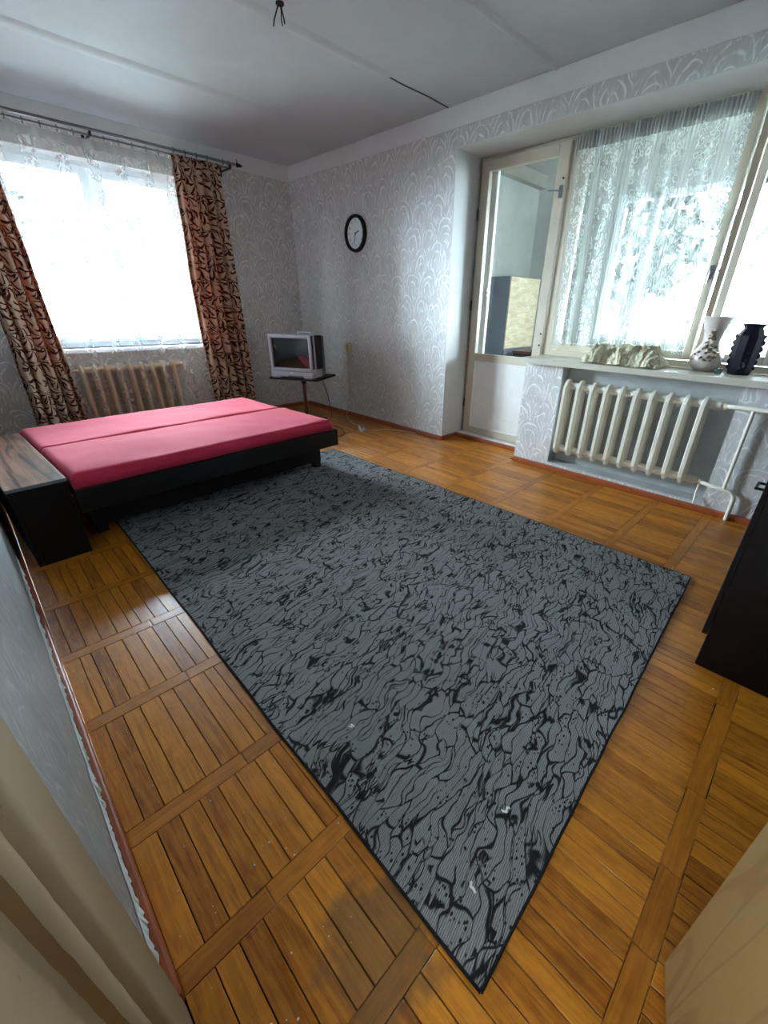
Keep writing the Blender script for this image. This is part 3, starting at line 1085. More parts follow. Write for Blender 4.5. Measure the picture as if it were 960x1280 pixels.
# ------------------------------------------------------------------ loggia
lg = B()
lg.box(XO, 5.15, 2.95, 3.1, -0.1, 2.60)
struct(lg.build('wall_balcony_side', M_loggia), 'whitewashed end wall of the balcony')
struct(B().box(XO, 5.15, -1.15, -1.0, -0.1, 2.6).build('wall_balcony_end', M_loggia), 'far end wall of the balcony')
ow = B()
ow.box(5.0, 5.1, -1.0, 2.95, -0.1, 0.95)
ow.box(5.0, 5.1, -1.0, 2.95, 2.22, 2.6)
ow.box(5.0, 5.1, 2.06, 2.95, 0.95, 2.22)
struct(ow.build('wall_balcony_outer', M_loggia), 'outer parapet and header of the glazed balcony')
struct(B().box(XO, 5.15, -1.15, 3.1, 2.49, 2.62).build('ceiling_balcony', M_loggia), 'whitewashed balcony ceiling')
struct(B().box(XO, 5.15, -1.15, 3.1, -0.12, -0.02).build('floor_balcony', M_beam), 'grey concrete balcony floor')
struct(B().box(XO, 5.0, 2.87, 2.95, 2.38, 2.49).build('trim_6', M_beam), 'grey beam under the balcony ceiling')
W3 = struct(empty('window_3', (5.05, 0.5, 0.95)), 'outer balcony glazing')
gz = B()
for yy in (2.03, 1.72, 0.90, 0.08, -0.74):
    gz.box(5.02, 5.08, yy - 0.035, yy + 0.035, 0.95, 2.22, 0.003)
gz.box(5.02, 5.08, -1.0, 2.0, 0.95, 1.0)
gz.box(5.02, 5.08, -1.0, 2.0, 2.17, 2.22)
gz.build('frame', M_pvc, W3)
for (a, b) in ((1.755, 1.995), (0.935, 1.685), (0.115, 0.865), (-0.705, 0.045)):
    B().box(5.046, 5.05, a, b, 1.0, 2.17).build('pane', M_glass, W3)

cab = tag(empty('balcony_cabinet', (4.2, 2.672, -0.02)), 'grey cabinet with plywood front seen through the balcony door glass', 'cabinet')
B().box(4.20, 4.22, 2.69, 2.93, -0.02, 1.525, 0.003).build('side_panel', M_cabgrey, cab)
B().box(4.20, 4.78, 2.672, 2.689, 0.84, 1.525, 0.003).build('door', M_ply, cab)
B().box(4.20, 4.78, 2.672, 2.689, -0.02, 0.83, 0.003).build('drawer_front', M_cabgrey, cab)
B().box(4.221, 4.78, 2.69, 2.93, -0.02, 1.515).build('body', M_cabgrey, cab)
B().lathe([(0.012, 0), (0.014, 0.01), (0.006, 0.016)], (0, 0, 0), 12).build('knob', M_white, cab, True)
for c in cab.children:
    if c.name.startswith('knob'):
        c.rotation_euler = (PI / 2, 0, 0)
        c.location = (0.36, -0.0005, 1.27)
tray = tag(empty('wooden_tray', (4.02, 2.52, 0.80)), 'dark wooden box with red-brown lid in front of the balcony cabinet', 'box')
tray.location = (4.42, 2.44, -0.02)
tb_ = B()
tb_.box(-0.14, 0.14, -0.16, 0.16, 0.0, 0.02)
tb_.box(-0.14, -0.12, -0.16, 0.16, 0.02, 0.82)
tb_.box(0.12, 0.14, -0.16, 0.16, 0.02, 0.82)
tb_.box(-0.12, 0.12, 0.14, 0.16, 0.02, 0.82)
tb_.build('body', M_darkwood, tray, True)
B().box(-0.15, 0.15, -0.17, 0.17, 0.821, 0.845, 0.003).build('lid', M_rustpipe, tray, True)

# ------------------------------------------------------------------ outdoors
struct(B().box(-60, 80, 5.7, 90, -4.1, -4.0).build('ground', M_ground), 'courtyard ground outside')
struct(B().box(5.3, 80, -60, 5.7, -4.1, -4.0).build('ground_yard', M_ground), 'yard outside the balcony')


def tree(loc, h, seed, label, leafy):
    r = random.Random(seed)
    t = tag(empty('tree', loc), label, 'tree', 'trees outside the windows')
    b = B()
    tips = []

    def grow(p, d, L, rad, lv):
        n = 4
        pts = [p]
        q = p
        for i in range(n):
            d = (d + Vector((r.uniform(-1, 1), r.uniform(-1, 1), r.uniform(-0.3, 0.6))) * 0.16).normalized()
            q = q + d * (L / n)
            pts.append(q)
            if lv > 0 and i > 0:
                for k in range(2 if lv > 1 else 3):
                    a = Vector((r.uniform(-1, 1), r.uniform(-1, 1), r.uniform(-0.1, 0.8)))
                    grow(q, (d * 0.6 + a.normalized() * 0.8).normalized(), L * r.uniform(0.4, 0.6), rad * 0.5, lv - 1)
        b.tube(pts, [rad * (1 - 0.6 * i / n) for i in range(n + 1)], 4, False)
        if lv == 0:
            tips.append(q)
    grow(Vector((0, 0, 0)), Vector((0, 0, 1)), h * 0.85, h * 0.018, 3)
    b.build('trunk', M_bark, t, True)
    lb = B()
    for q in tips:
        for k in range(leafy):
            c = q + Vector((r.uniform(-1, 1), r.uniform(-1, 1), r.uniform(-1, 1))) * 0.35
            a = Vector((r.uniform(-1, 1), r.uniform(-1, 1), r.uniform(-1, 1))).normalized() * 0.15
            e = a.orthogonal().normalized() * 0.10
            lb.bm.faces.new([lb.bm.verts.new(c + s_) for s_ in (a, e, -a, -e)])
    lf = lb.build('foliage', M_leaf, t, True)
    lf['kind'] = 'stuff'


tree((1.5, 11.5, -4), 10.0, 1, 'branching tree filling the left pane of the white window', 6)
tree((5.6, 17.0, -4), 11.0, 2, 'tree showing in the right pane of the white window', 7)
tree((11.0, 4.6, -4), 8.5, 4, 'dense tree beyond the balcony seen through the lace curtain', 24)
tree((11.5, -2.2, -4), 9.0, 5, 'dense tree beyond the balcony right of the two vases', 24)
tree((26.0, 2.5, -4), 11.0, 6, 'taller tree rising far behind the balcony trees', 14)


# ------------------------------------------------------------------ sofa bed and its side cabinet
BZ = math.radians(3.2)
bed = tag(empty('sofa_bed', (0.215, 2.575, 0.0), BZ), 'unfolded sofa bed with two red cushions on a dark base', 'bed')


def slab_cushion(name, x0, x1, y0, y1, z0, z1, r, seed, mat, parent):
    b = B()
    nx, ny = 60, 24
    hx, hy = (x1 - x0) / 2, (y1 - y0) / 2

    def f(u, v):
        # finer spacing near the borders so the rounded rim is smooth
        su, sv = u - 0.0, v - 0.0
        uu = su + 0.06 * math.sin(2 * PI * su) * -1
        vv = sv + 0.08 * math.sin(2 * PI * sv) * -1
        x = x0 + (x1 - x0) * uu
        y = y0 + (y1 - y0) * vv
        d = min(hx - abs(x - (x0 + x1) / 2), hy - abs(y - (y0 + y1) / 2))
        d = max(0, d)
        z = z1 - r + (math.sqrt(max(0, r * r - (r - min(d, r)) ** 2)))
        k = min(1, d / 0.06)
        z += k * (0.012 * noise.noise((x * 2.2, y * 2.5, seed)) + 0.004 * noise.noise((x * 7, y * 9, seed)))
        if d < 1e-6:
            z = z1 - r + 0.006 * noise.noise((x * 5, y * 5, seed + 3))
        return (x, y, z)
    g = b.grid(f, nx, ny)
    loop = [g[i][0] for i in range(nx + 1)] + [g[nx][j] for j in range(1, ny + 1)] + [g[i][ny] for i in range(nx - 1, -1, -1)] + [g[0][j] for j in range(ny - 1, 0, -1)]
    low = []
    for v in loop:
        c = v.co
        px = 0.004 * noise.noise((c.x * 12, c.y * 12, seed + 7))
        low.append(b.bm.verts.new((c.x + px, c.y + px, z0)))
    m = len(loop)
    for i in range(m):
        b.bm.faces.new((loop[i], loop[(i + 1) % m], low[(i + 1) % m], low[i]))
    b.bm.faces.new(low)
    return b.build(name, mat, parent, True, 'all')


slab_cushion('cushion', 0.0, 1.675, 0.0, 0.665, 0.362, 0.44, 0.035, 3.3, M_red, bed)
slab_cushion('cushion', 0.0, 1.665, 0.672, 1.30, 0.362, 0.436, 0.035, 8.1, M_red, bed)
B().box(-0.005, 1.71, -0.012, 0.02, 0.235, 0.36, 0.004).build('front_rail', M_darkwood, bed, True)
B().box(1.69, 1.71, 0.021, 1.28, 0.235, 0.36, 0.003).build('side_rail', M_darkwood, bed, True)
B().box(0.0, 1.69, 1.26, 1.28, 0.235, 0.36, 0.003).build('back_rail', M_darkwood, bed, True)
B().box(0.0, 1.69, 0.021, 1.259, 0.30, 0.358).build('platform', M_darkwood, bed, True)
B().box(0.05, 1.66, 0.17, 0.19, 0.07, 0.234).build('storage_front', M_darkwood, bed, True)
B().box(0.05, 1.66, 1.08, 1.10, 0.07, 0.234).build('storage_back', M_darkwood, bed, True)
for lx in (0.06, 1.62):
    for ly_ in (0.20, 1.02):
        B().box(lx, lx + 0.06, ly_, ly_ + 0.06, 0.009, 0.234, 0.004).build('leg', M_darkwood, bed, True)

sc_ = tag(empty('side_cabinet', (0.20, 2.59, 0), math.radians(3.0)), 'low dark cabinet with striped veneer top at the head of the bed', 'cabinet')
B().box(-0.235, 0.0, 0.0, 1.18, 0.412, 0.428, 0.002).build('top', M_cabtop, sc_, True)
B().box(-0.232, -0.214, 0.012, 1.17, 0.0, 0.411).build('side_panel', M_darkwood, sc_, True)
B().box(-0.022, -0.003, 0.012, 1.17, 0.0, 0.411).build('side_panel', M_darkwood, sc_, True)
B().box(-0.213, -0.023, 0.012, 0.030, 0.0, 0.411).build('front_panel', M_darkwood, sc_, True)
B().box(-0.213, -0.023, 1.15, 1.168, 0.0, 0.411).build('back_panel', M_darkwood, sc_, True)
eb = B()
eb.box(-0.2365, -0.2352, 0.0, 1.18, 0.412, 0.4275)
eb.box(-0.2352, 0.0, -0.0012, -0.0001, 0.412, 0.4275)
eb.build('edge_banding', M_tvgrey, sc_, True)

# ------------------------------------------------------------------ rug
rg = tag(empty('rug', (RUG[0][0], RUG[0][1], 0)), 'dark grey rug with black branching pattern on the parquet', 'rug')
b = B()


def rugpt(u, v, z):
    a = Vector(RUG[0]).lerp(Vector(RUG[1]), u)
    c = Vector(RUG[3]).lerp(Vector(RUG[2]), u)
    p = a.lerp(c, v)
    wob = 0.006 * noise.noise((v * 9, 2 if u < 0.5 else 6, 0)) * (1 if u in (0, 1) else 0)
    return (p.x + wob, p.y + (0.004 * noise.noise((u * 12, 3, 0)) if v in (0, 1) else 0), z)


def rf(u, v):
    z = 0.0075 + 0.0012 * noise.noise((u * 6, v * 9, 1))
    return rugpt(u, v, z)


g = b.grid(rf, 40, 60)
loop = [g[i][0] for i in range(41)] + [g[40][j] for j in range(1, 61)] + [g[i][60] for i in range(39, -1, -1)] + [g[0][j] for j in range(59, 0, -1)]
low = [b.bm.verts.new((v.co.x, v.co.y, 0.0008)) for v in loop]
for i in range(len(loop)):
    b.bm.faces.new((loop[i], loop[(i + 1) % len(loop)], low[(i + 1) % len(loop)], low[i]))
b.build('pile', M_rug, rg)
bd = B()
pts = []
for i in range(81):
    pts.append(rugpt(i / 80, 0, 0.0045))
for i in range(1, 121):
    pts.append(rugpt(1, i / 120, 0.0045))
for i in range(79, -1, -1):
    pts.append(rugpt(i / 80, 1, 0.0045))
for i in range(119, -1, -1):
    pts.append(rugpt(0, i / 120, 0.0045))
bd.tube(pts, 0.0042, 6, False)
bd.build('bound_edge', M_rugedge, rg, smooth='all')

# ------------------------------------------------------------------ radiators
def section_mesh(mat):
    b = B()
    H = 0.588
    out = [(0, .055), (0, .533), (.028, .572), (.05, H), (.09, H), (.112, .572), (.14, .533), (.14, .055), (.112, .016), (.09, 0), (.05, 0), (.028, .016)]
    ins = [(.03, .075), (.03, .515), (.045, .545), (.056, .556), (.084, .556), (.095, .545), (.11, .515), (.11, .075), (.095, .045), (.084, .032), (.056, .032), (.045, .045)]
    n = len(out)
    L = []
    for x, pr in ((-0.022, ins), (-0.010, out), (0.010, out), (0.022, ins)):
        L.append([b.bm.verts.new((x, y, z)) for y, z in pr])
    for a in range(3):
        for k in range(n):
            b.bm.faces.new((L[a][k], L[a][(k + 1) % n], L[a + 1][(k + 1) % n], L[a + 1][k]))
    b.bm.faces.new(L[0])
    b.bm.faces.new(L[3])
    # nipples that join it to its neighbour, and the webs between
    for z in (0.045, 0.543):
        b.tube([(0.018, 0.07, z), (0.086, 0.07, z)], 0.026, 10)
    return b.build('section', mat, None, False, False)


def radiator(name, loc, rz, count, pitch, mat, label, grp, gap):
    r = tag(empty(name, loc, rz), label, 'radiator', grp)
    s = section_mesh(mat)
    s.parent = r
    for i in range(1, count):
        inst(s, r, (i * pitch, 0, 0))
    for z in (0.045, 0.543):
        e = B()
        xe = (count - 1) * pitch
        e.tube([(xe + 0.02, 0.07, z), (xe + pitch - 0.02, 0.07, z), (xe + pitch - 0.02, 0.07, z), (xe + pitch + 0.004, 0.07, z)], [0.028, 0.028, 0.021, 0.021], 10)
        e.build('end_plug', mat, r, True, True)
    for x in (pitch * 1.5, pitch * (count - 2.5)):
        B().box(x - 0.012, x + 0.012, 0.07, gap, 0.50, 0.515).build('wall_bracket', mat, r, True)
    return r


ra = radiator('radiator', (3.215, 1.465, 0.160), -PI / 2, 10, 0.1035, M_radpaint, 'white cast-iron radiator under the sill with the vases', 'cast-iron radiators', 0.175)
# its pipes (local: x runs along the wall towards the camera, y into the wall)
e0 = 10 * 0.1035


def arc(c, a, bb, r, n=8):
    """quarter bend from direction a to direction bb around corner point c"""
    a, bb, c = Vector(a), Vector(bb), Vector(c)
    pts = []
    for i in range(n + 1):
        t = i / n * PI / 2
        pts.append(c - a * r + bb * r + a * r * math.sin(t) - bb * r * math.cos(t))
    return pts


B().tube([(e0 - 0.01, 0.07, 0.543), (e0 + 0.03, 0.05, 0.55), (e0 + 0.08, 0.025, 0.555), (e0 + 0.9, 0.025, 0.56)], 0.0135, 12).build('supply_pipe', M_radpaint, ra, True, True)
lowp = [(e0 - 0.01, 0.07, 0.045), (e0 + 0.03, 0.05, 0.043), (e0 + 0.07, 0.03, 0.042)] + [tuple(p) for p in arc((e0 + 0.225, 0.025, 0.035), (1, 0, 0), (0, 0, -1), 0.055)] + [(e0 + 0.225, 0.025, -0.159)]
B().tube(lowp, 0.0135, 12).build('return_pipe', M_radpaint, ra, True, True)
B().tube([(e0 + 0.155, 0.025, 0.04), (e0 + 0.155, 0.025, 0.556)], 0.011, 12).build('bypass_pipe', M_radpaint, ra, True, True)
for z in (0.045, 0.543):
    B().tube([(e0, 0.068, z), (e0 + 0.022, 0.058, z)], 0.02, 8).build('pipe_coupling', M_radold, ra, True, True)
B().tube([(e0 + 0.012, 0.055, 0.03), (e0 + 0.012, 0.05, -0.03), (e0 + 0.02, 0.02, -0.075), (e0 + 0.02, 0.015, -0.105)], 0.007, 8).build('drain_stub', M_radpaint, ra, True, True)

rb = radiator('radiator', (0.79, 5.003, 0.095), 0, 9, 0.1, M_radold, 'yellowed cast-iron radiator behind the tulle under the white window', 'cast-iron radiators', 0.146)
B().tube([(-0.02, 0.07, 0.543), (-0.12, 0.07, 0.543), (-0.2, 0.1, 0.543), (-0.2, 0.12, -0.09)], 0.0125, 10).build('supply_pipe', M_radold, rb, True, True)

# ------------------------------------------------------------------ curtain rod, drapes and tulle of the white window
CY = 4.95
rod = tag(empty('curtain_rod', (1.3, CY, 2.43)), 'double grey metal curtain rod above the white window', 'curtain rod')
B().tube([(-0.05, CY - 0.035, 2.442), (2.53, CY - 0.035, 2.442)], 0.011, 10).build('front_rod', M_metal, rod, smooth=True)
B().tube([(-0.05, CY + 0.03, 2.418), (2.50, CY + 0.03, 2.418)], 0.008, 10).build('rear_rod', M_metal, rod, smooth=True)
for xx in (0.05, 1.32, 2.47):
    k = B()
    k.box(xx - 0.008, xx + 0.008, CY - 0.04, YA - 0.013, 2.40, 2.412, 0.002)
    k.box(xx - 0.008, xx + 0.008, CY - 0.048, CY - 0.022, 2.412, 2.43, 0.002)
    k.box(xx - 0.012, xx + 0.012, YA - 0.016, YA - 0.0125, 2.37, 2.45, 0.001)
    k.build('bracket', M_darkmetal, rod)
fin = B()
fin.tube([(2.53, CY - 0.035, 2.442), (2.545, CY - 0.035, 2.442), (2.56, CY - 0.035, 2.442), (2.585, CY - 0.035, 2.442), (2.60, CY - 0.035, 2.442)], [0.011, 0.02, 0.016, 0.01, 0.003], 10)
fin.tube([(2.545, CY - 0.035, 2.455), (2.545, CY - 0.035, 2.49)], [0.006, 0.002], 6)
fin.build('finial', M_darkmetal, rod, smooth=True)


def rings_(xs, y, z):
    for xx in xs:
        t_ = B()
        pts = [(xx, y + 0.017 * math.cos(a), z + 0.017 * math.sin(a)) for a in [2 * PI * k / 12 for k in range(13)]]
        t_.tube(pts, 0.0022, 5, False)
        t_.box(xx - 0.003, xx + 0.003, y - 0.003, y + 0.003, z - 0.0235, z - 0.0165)
        t_.build('ring', M_darkmetal, rod)


rings_([1.95, 2.05, 2.15, 2.25, 2.40, 2.45], CY - 0.035, 2.442)
rings_([0.12, 0.25, 0.38, 0.52], CY - 0.035, 2.442)
rings_([0.70 + 0.104 * k for k in range(12)], CY + 0.03, 2.418)


def drape(name, loc, top, bot, zt, zb, folds, seed, label, parts_edge):
    """top / bot: (x0, x1) at the rod and at the hem"""
    r = tag(empty(name, loc), label, 'drape', 'palm-print drapes')
    b = B()
    nu, nv = 110, 34
    wid = 0.95

    def f(u, v):
        z = zt + (zb - zt) * v
        k = smooth01(v * 2.2)
        x0 = top[0] + (bot[0] - top[0]) * v + (0.05 * math.sin(v * PI) if seed == 1 else -0.04 * math.sin(v * PI))
        x1 = top[1] + (bot[1] - top[1]) * v
        x0 += 0.012 * noise.noise((v * 6, seed, 0))
        x = x0 + (x1 - x0) * u
        ph = u * folds * 2 * PI + 0.9 * noise.noise((u * 3, v * 1.4, seed))
        amp = 0.022 + 0.018 * k
        y = CY - 0.045 + amp * math.sin(ph) + 0.012 * math.sin(2.3 * ph + seed) - 0.01 * k
        x += 0.010 * math.cos(ph)
        if v < 0.03:
            y = CY - 0.04 + (y - CY + 0.04) * (0.5 + v / 0.06)
        return (x, y, z + 0.004 * math.sin(ph))
    b.grid(f, nu, nv, lambda u, v: (u * wid, v * (zt - zb)))
    o = b.build('panel', M_drape, r, smooth='all')
    md = o.modifiers.new('thickness', 'SOLIDIFY')
    md.thickness = 0.003
    # stitched header of the drape
    h = B()
    h.grid(lambda u, v: (f(u, 0.004)[0], f(u, 0.004)[1] + 0.004, zt - 0.05 * v), nu, 2)
    h.build('header_tape', M_tape, r, smooth='all')


drape('drape', (2.15, CY - 0.03, 0.06), (1.915, 2.335), (1.90, 2.36), 2.412, 0.06, 5.0, 2, 'brown palm-print drape hanging on the right of the white window', 0)
drape('drape', (0.45, CY - 0.03, 0.06), (0.26, 0.64), (0.30, 0.70), 2.412, 0.06, 4.6, 1, 'brown palm-print drape hanging on the left of the white window', 0)

tl = tag(empty('tulle_curtain', (1.3, CY + 0.03, 0.12)), 'sheer white embroidered tulle across the white window', 'curtain')
b = B()
TX0, TX1, TZ0, TZ1 = 0.58, 2.02, 0.10, 2.389


def tf(u, v):
    x = TX0 + (TX1 - TX0) * u
    ph = u * 15 * 2 * PI + 1.6 * noise.noise((u * 5, v * 0.8, 4))
    y = CY + 0.03 + (0.006 + 0.012 * min(1, v * 1.5)) * math.sin(ph)
    return (x, y, TZ1 + (TZ0 - TZ1) * v + 0.005 * math.sin(u * 12 * 2 * PI) * (1 if v == 0 else 0))


b.grid(tf, 220, 14, lambda u, v: (u * 1.75, v * (TZ1 - TZ0)))
b.build('panel', M_tulle, tl, smooth='all')
hb = B()
hb.grid(lambda u, v: (tf(u, 0)[0], tf(u, 0)[1] - 0.002, TZ1 - 0.062 * v), 220, 1)
hb.build('header_tape', M_tulle, tl, smooth='all')

# lace curtain on the balcony window
lc = tag(empty('lace_curtain', (XD - 0.05, 1.33, 0.97)), 'floral lace curtain on the balcony window', 'curtain')
b = B()


def lf_(u, v):
    zt, zb = 2.315, 0.965
    y = 1.855 - (1.855 - 0.80) * u - 0.03 * v * (1 - u) * 0
    fold = noise.noise((u * 9, 1.5, v * 0.5)) * 2.6
    ph = u * 9 * 2 * PI + fold
    amp = 0.006 + 0.008 * min(1, v * 3)
    x = XD - 0.062 + amp * math.sin(ph)
    y += -0.05 * v * (1 - u) + 0.01 * v * u
    return (x, y, zt + (zb - zt) * v + 0.010 * noise.noise((u * 4, 7, 0)) * v)


b.grid(lf_, 200, 14, lambda u, v: (u * 1.5, v * 1.35))
b.build('panel', M_lace, lc, smooth='all')
hh = B()
hh.grid(lambda u, v: (lf_(u, 0)[0] - 0.004 + 0.004 * math.sin(u * 45 * 2 * PI), lf_(u, 0)[1], 2.318 - 0.09 * v), 300, 2)
hh.build('gathered_header', M_lace, lc, smooth='all')
B().tube([(XD - 0.062, 1.86, 2.305), (XD - 0.062, 0.79, 2.305)], 0.002, 6).build('curtain_wire', M_metal, lc)

# ------------------------------------------------------------------ television corner
TVZ = 0.52
TR = math.atan2(-0.876, 0.482)
ts = tag(empty('tv_stand', (2.67, 4.28, 0), TR), 'black single-leg stand carrying the television in the corner', 'stand')
B().box(-0.29, 0.29, -0.235, 0.235, TVZ - 0.022, TVZ, 0.005).build('shelf', M_black, ts, True)
B().tube([(0, 0, TVZ - 0.09), (0, 0, TVZ - 0.022)], 0.026, 12).build('socket', M_black, ts, True, True)
B().tube([(0, 0, 0.02), (0, 0, TVZ - 0.09)], 0.019, 12).build('pole', M_rustpipe, ts, True, True)
for k in range(4):
    a = k * PI / 2 + PI / 4
    B().tube([(0, 0, 0.03), (0.13 * math.cos(a), 0.13 * math.sin(a), 0.03), (0.24 * math.cos(a), 0.24 * math.sin(a), 0.012)], 0.012, 8).build('foot', M_black, ts, True, True)

tv = tag(empty('television', (2.67, 4.28, TVZ), TR), 'silver tube television with black side speakers', 'television')
b = B()
b.box(-0.27, 0.27, -0.20, -0.06, 0.012, 0.43, 0.012, 2)
b.build('cabinet_front', M_silver, tv, True, True)
bc = B()
v0 = [bc.bm.verts.new(p) for p in ((-0.275, -0.06, 0.02), (0.275, -0.06, 0.02), (0.275, -0.06, 0.425), (-0.275, -0.06, 0.425))]
v1 = [bc.bm.verts.new(p) for p in ((-0.25, 0.06, 0.03), (0.25, 0.06, 0.03), (0.25, 0.06, 0.41), (-0.25, 0.06, 0.41))]
v2 = [bc.bm.verts.new(p) for p in ((-0.15, 0.20, 0.06), (0.15, 0.20, 0.06), (0.15, 0.20, 0.34), (-0.15, 0.20, 0.34))]
bc.bm.faces.new(v0)
bc.bm.faces.new(v2)
for a_, b_ in ((v0, v1), (v1, v2)):
    for k in range(4):
        bc.bm.faces.new((a_[k], a_[(k + 1) % 4], b_[(k + 1) % 4], b_[k]))
bc.build('rear_housing', M_tvgrey, tv, True)
bz = B()
for (a0, a1, c0, c1) in ((-0.245, -0.215, 0.075, 0.425), (0.215, 0.245, 0.075, 0.425), (-0.215, 0.215, 0.395, 0.425), (-0.215, 0.215, 0.075, 0.103)):
    bz.box(a0, a1, -0.232, -0.2, c0, c1, 0.006, 2)
bz.build('bezel', M_silver, tv, True, True)
sg = B()
sg.grid(lambda u, v: (-0.216 + 0.432 * u, -0.206 - 0.02 * (1 - (2 * u - 1) ** 2) * (1 - (2 * v - 1) ** 2), 0.102 + 0.294 * v), 16, 12)
so = sg.build('screen', M_screen, tv, True, 'all')
for s_ in (-1, 1):
    sp = B()
    sp.prism([(s_ * 0.247, -0.215), (s_ * 0.285, -0.165), (s_ * 0.285, -0.06), (s_ * 0.247, -0.06)], 'z', 0.10, 0.425)
    sp.build('speaker', M_black, tv, True)
ch = B()
ch.box(-0.25, 0.25, -0.238, -0.2, 0.012, 0.07, 0.012, 2)
ch.build('control_strip', M_silver, tv, True, True)
B().box(-0.04, 0.13, -0.2415, -0.238, 0.016, 0.028).build('control_flap', M_tvgrey, tv, True)
B().box(-0.018, 0.018, -0.241, -0.238, 0.05, 0.062, 0.002).build('badge', M_white, tv, True)
for s_ in (-1, 1):
    B().box(s_ * 0.19 - 0.05, s_ * 0.19 + 0.05, -0.246, -0.12, 0.0005, 0.03, 0.01, 2).build('foot', M_silver, tv, True, True)
rc = tag(empty('set_top_box', (2.67, 4.28, TVZ + 0.4312), TR), 'small flat white box on top of the television', 'box')
B().box(0.03, 0.19, -0.10, -0.03 + 0.01, 0.0, 0.022, 0.003).build('body', M_white, rc, True)
B().box(0.05, 0.17, -0.1012, -0.1001, 0.006, 0.014).build('front_window', M_tvgrey, rc, True)

# ------------------------------------------------------------------ wall clock (numerals, hands)
CX, CYk, CZ = XB, 3.985, 1.884
ck = tag(empty('wall_clock', (CX, CYk, CZ)), 'round black-rimmed wall clock on the balcony wall', 'clock')
MW = Matrix(((0, 0, -1, 0), (-1, 0, 0, 0), (0, 1, 0, 0), (0, 0, 0, 1)))


def clk(bm_builder, name, mat, smooth=False):
    bm_builder.bm.transform(MW)
    return bm_builder.build(name, mat, ck, True, smooth)


b = B()
ro, ri = 0.163, 0.133
pr = [(ri, 0.012), (ri + 0.004, 0.034), (ri + 0.014, 0.042), (ro - 0.004, 0.036), (ro, 0.022), (ro, 0.001), (ri, 0.001)]
rr_ = [[b.bm.verts.new((r * math.cos(2 * PI * k / 48), r * math.sin(2 * PI * k / 48), z)) for k in range(48)] for r, z in pr]
for i in range(len(pr)):
    for k in range(48):
        b.bm.faces.new((rr_[i][k], rr_[i][(k + 1) % 48], rr_[(i + 1) % len(pr)][(k + 1) % 48], rr_[(i + 1) % len(pr)][k]))
clk(b, 'rim', M_black, True)
clk(B().lathe([(ri + 0.001, 0.002), (ri + 0.001, 0.013)], (0, 0, 0), 48), 'dial', M_clockface)
for hnum in range(1, 13):
    cu = bpy.data.curves.new('numeral', 'FONT')
    cu.body = str(hnum)
    cu.size = 0.034
    cu.align_x = 'CENTER'
    cu.align_y = 'CENTER'
    to = bpy.data.objects.new('tmp_text', cu)
    me = bpy.data.meshes.new_from_object(to)
    bpy.data.objects.remove(to)
    a = PI / 2 - hnum * PI / 6
    me.transform(MW @ Matrix.Translation((0.105 * math.cos(a), 0.105 * math.sin(a), 0.0138)))
    me.materials.append(M_ink)
    no = bpy.data.objects.new('numeral', me)
    COL.objects.link(no)
    no.parent = ck


def hand(name, deg, L, wd, z):
    q = B()
    q.box(-wd, wd, -0.012, L, z, z + 0.0012)
    q.bm.transform(Matrix.Rotation(-math.radians(deg), 4, 'Z'))
    clk(q, name, M_ink)


hand('hour_hand', 70, 0.062, 0.0042, 0.0165)
hand('minute_hand', 193, 0.088, 0.003, 0.0182)
clk(B().lathe([(0.007, 0.014), (0.007, 0.021)], (0, 0, 0), 12), 'hand_hub', M_ink)

# ------------------------------------------------------------------ socket, power strip and cords
sk_ = tag(empty('wall_socket', (XB, 4.19, 0.79)), 'ivory surface-mounted wall socket beside the television', 'socket')
B().box(XB - 0.026, XB - 0.001, 4.15, 4.235, 0.735, 0.845, 0.008, 2).build('housing', M_ivory, sk_, smooth=True)
B().tube([(XB - 0.03, 4.192, 0.80), (XB - 0.026, 4.192, 0.80)], 0.024, 16).build('outlet_well', M_ivory, sk_, smooth=True)
for dy in (-0.009, 0.009):
    B().tube([(XB - 0.0306, 4.192 + dy, 0.80), (XB - 0.030, 4.192 + dy, 0.80)], 0.003, 8).build('pin_hole', M_black, sk_)
pl = B()
pl.box(XB - 0.062, XB - 0.031, 4.177, 4.207, 0.765, 0.83, 0.006, 2)
ptag = tag(pl.build('power_plug', M_ivory, smooth=True), 'ivory plug pushed into the wall socket', 'plug')


def cord(name, pts, r, mat, label, n=6, parent=None):
    """smooth line through pts (Catmull-Rom)"""
    P = [Vector(p) for p in pts]
    q = []
    for i in range(len(P) - 1):
        p0, p1, p2, p3 = P[max(i - 1, 0)], P[i], P[i + 1], P[min(i + 2, len(P) - 1)]
        for k in range(n):
            t = k / n
            q.append(0.5 * ((2 * p1) + (-p0 + p2) * t + (2 * p0 - 5 * p1 + 4 * p2 - p3) * t * t + (-p0 + 3 * p1 - 3 * p2 + p3) * t ** 3))
    q.append(P[-1])
    b = B().tube(q, r, 6)
    if parent:
        o = b.build(name, mat, parent, smooth='all')
        o['label'] = label
        return o
    return tag(b.build(name, mat, smooth='all'), label, 'cord')


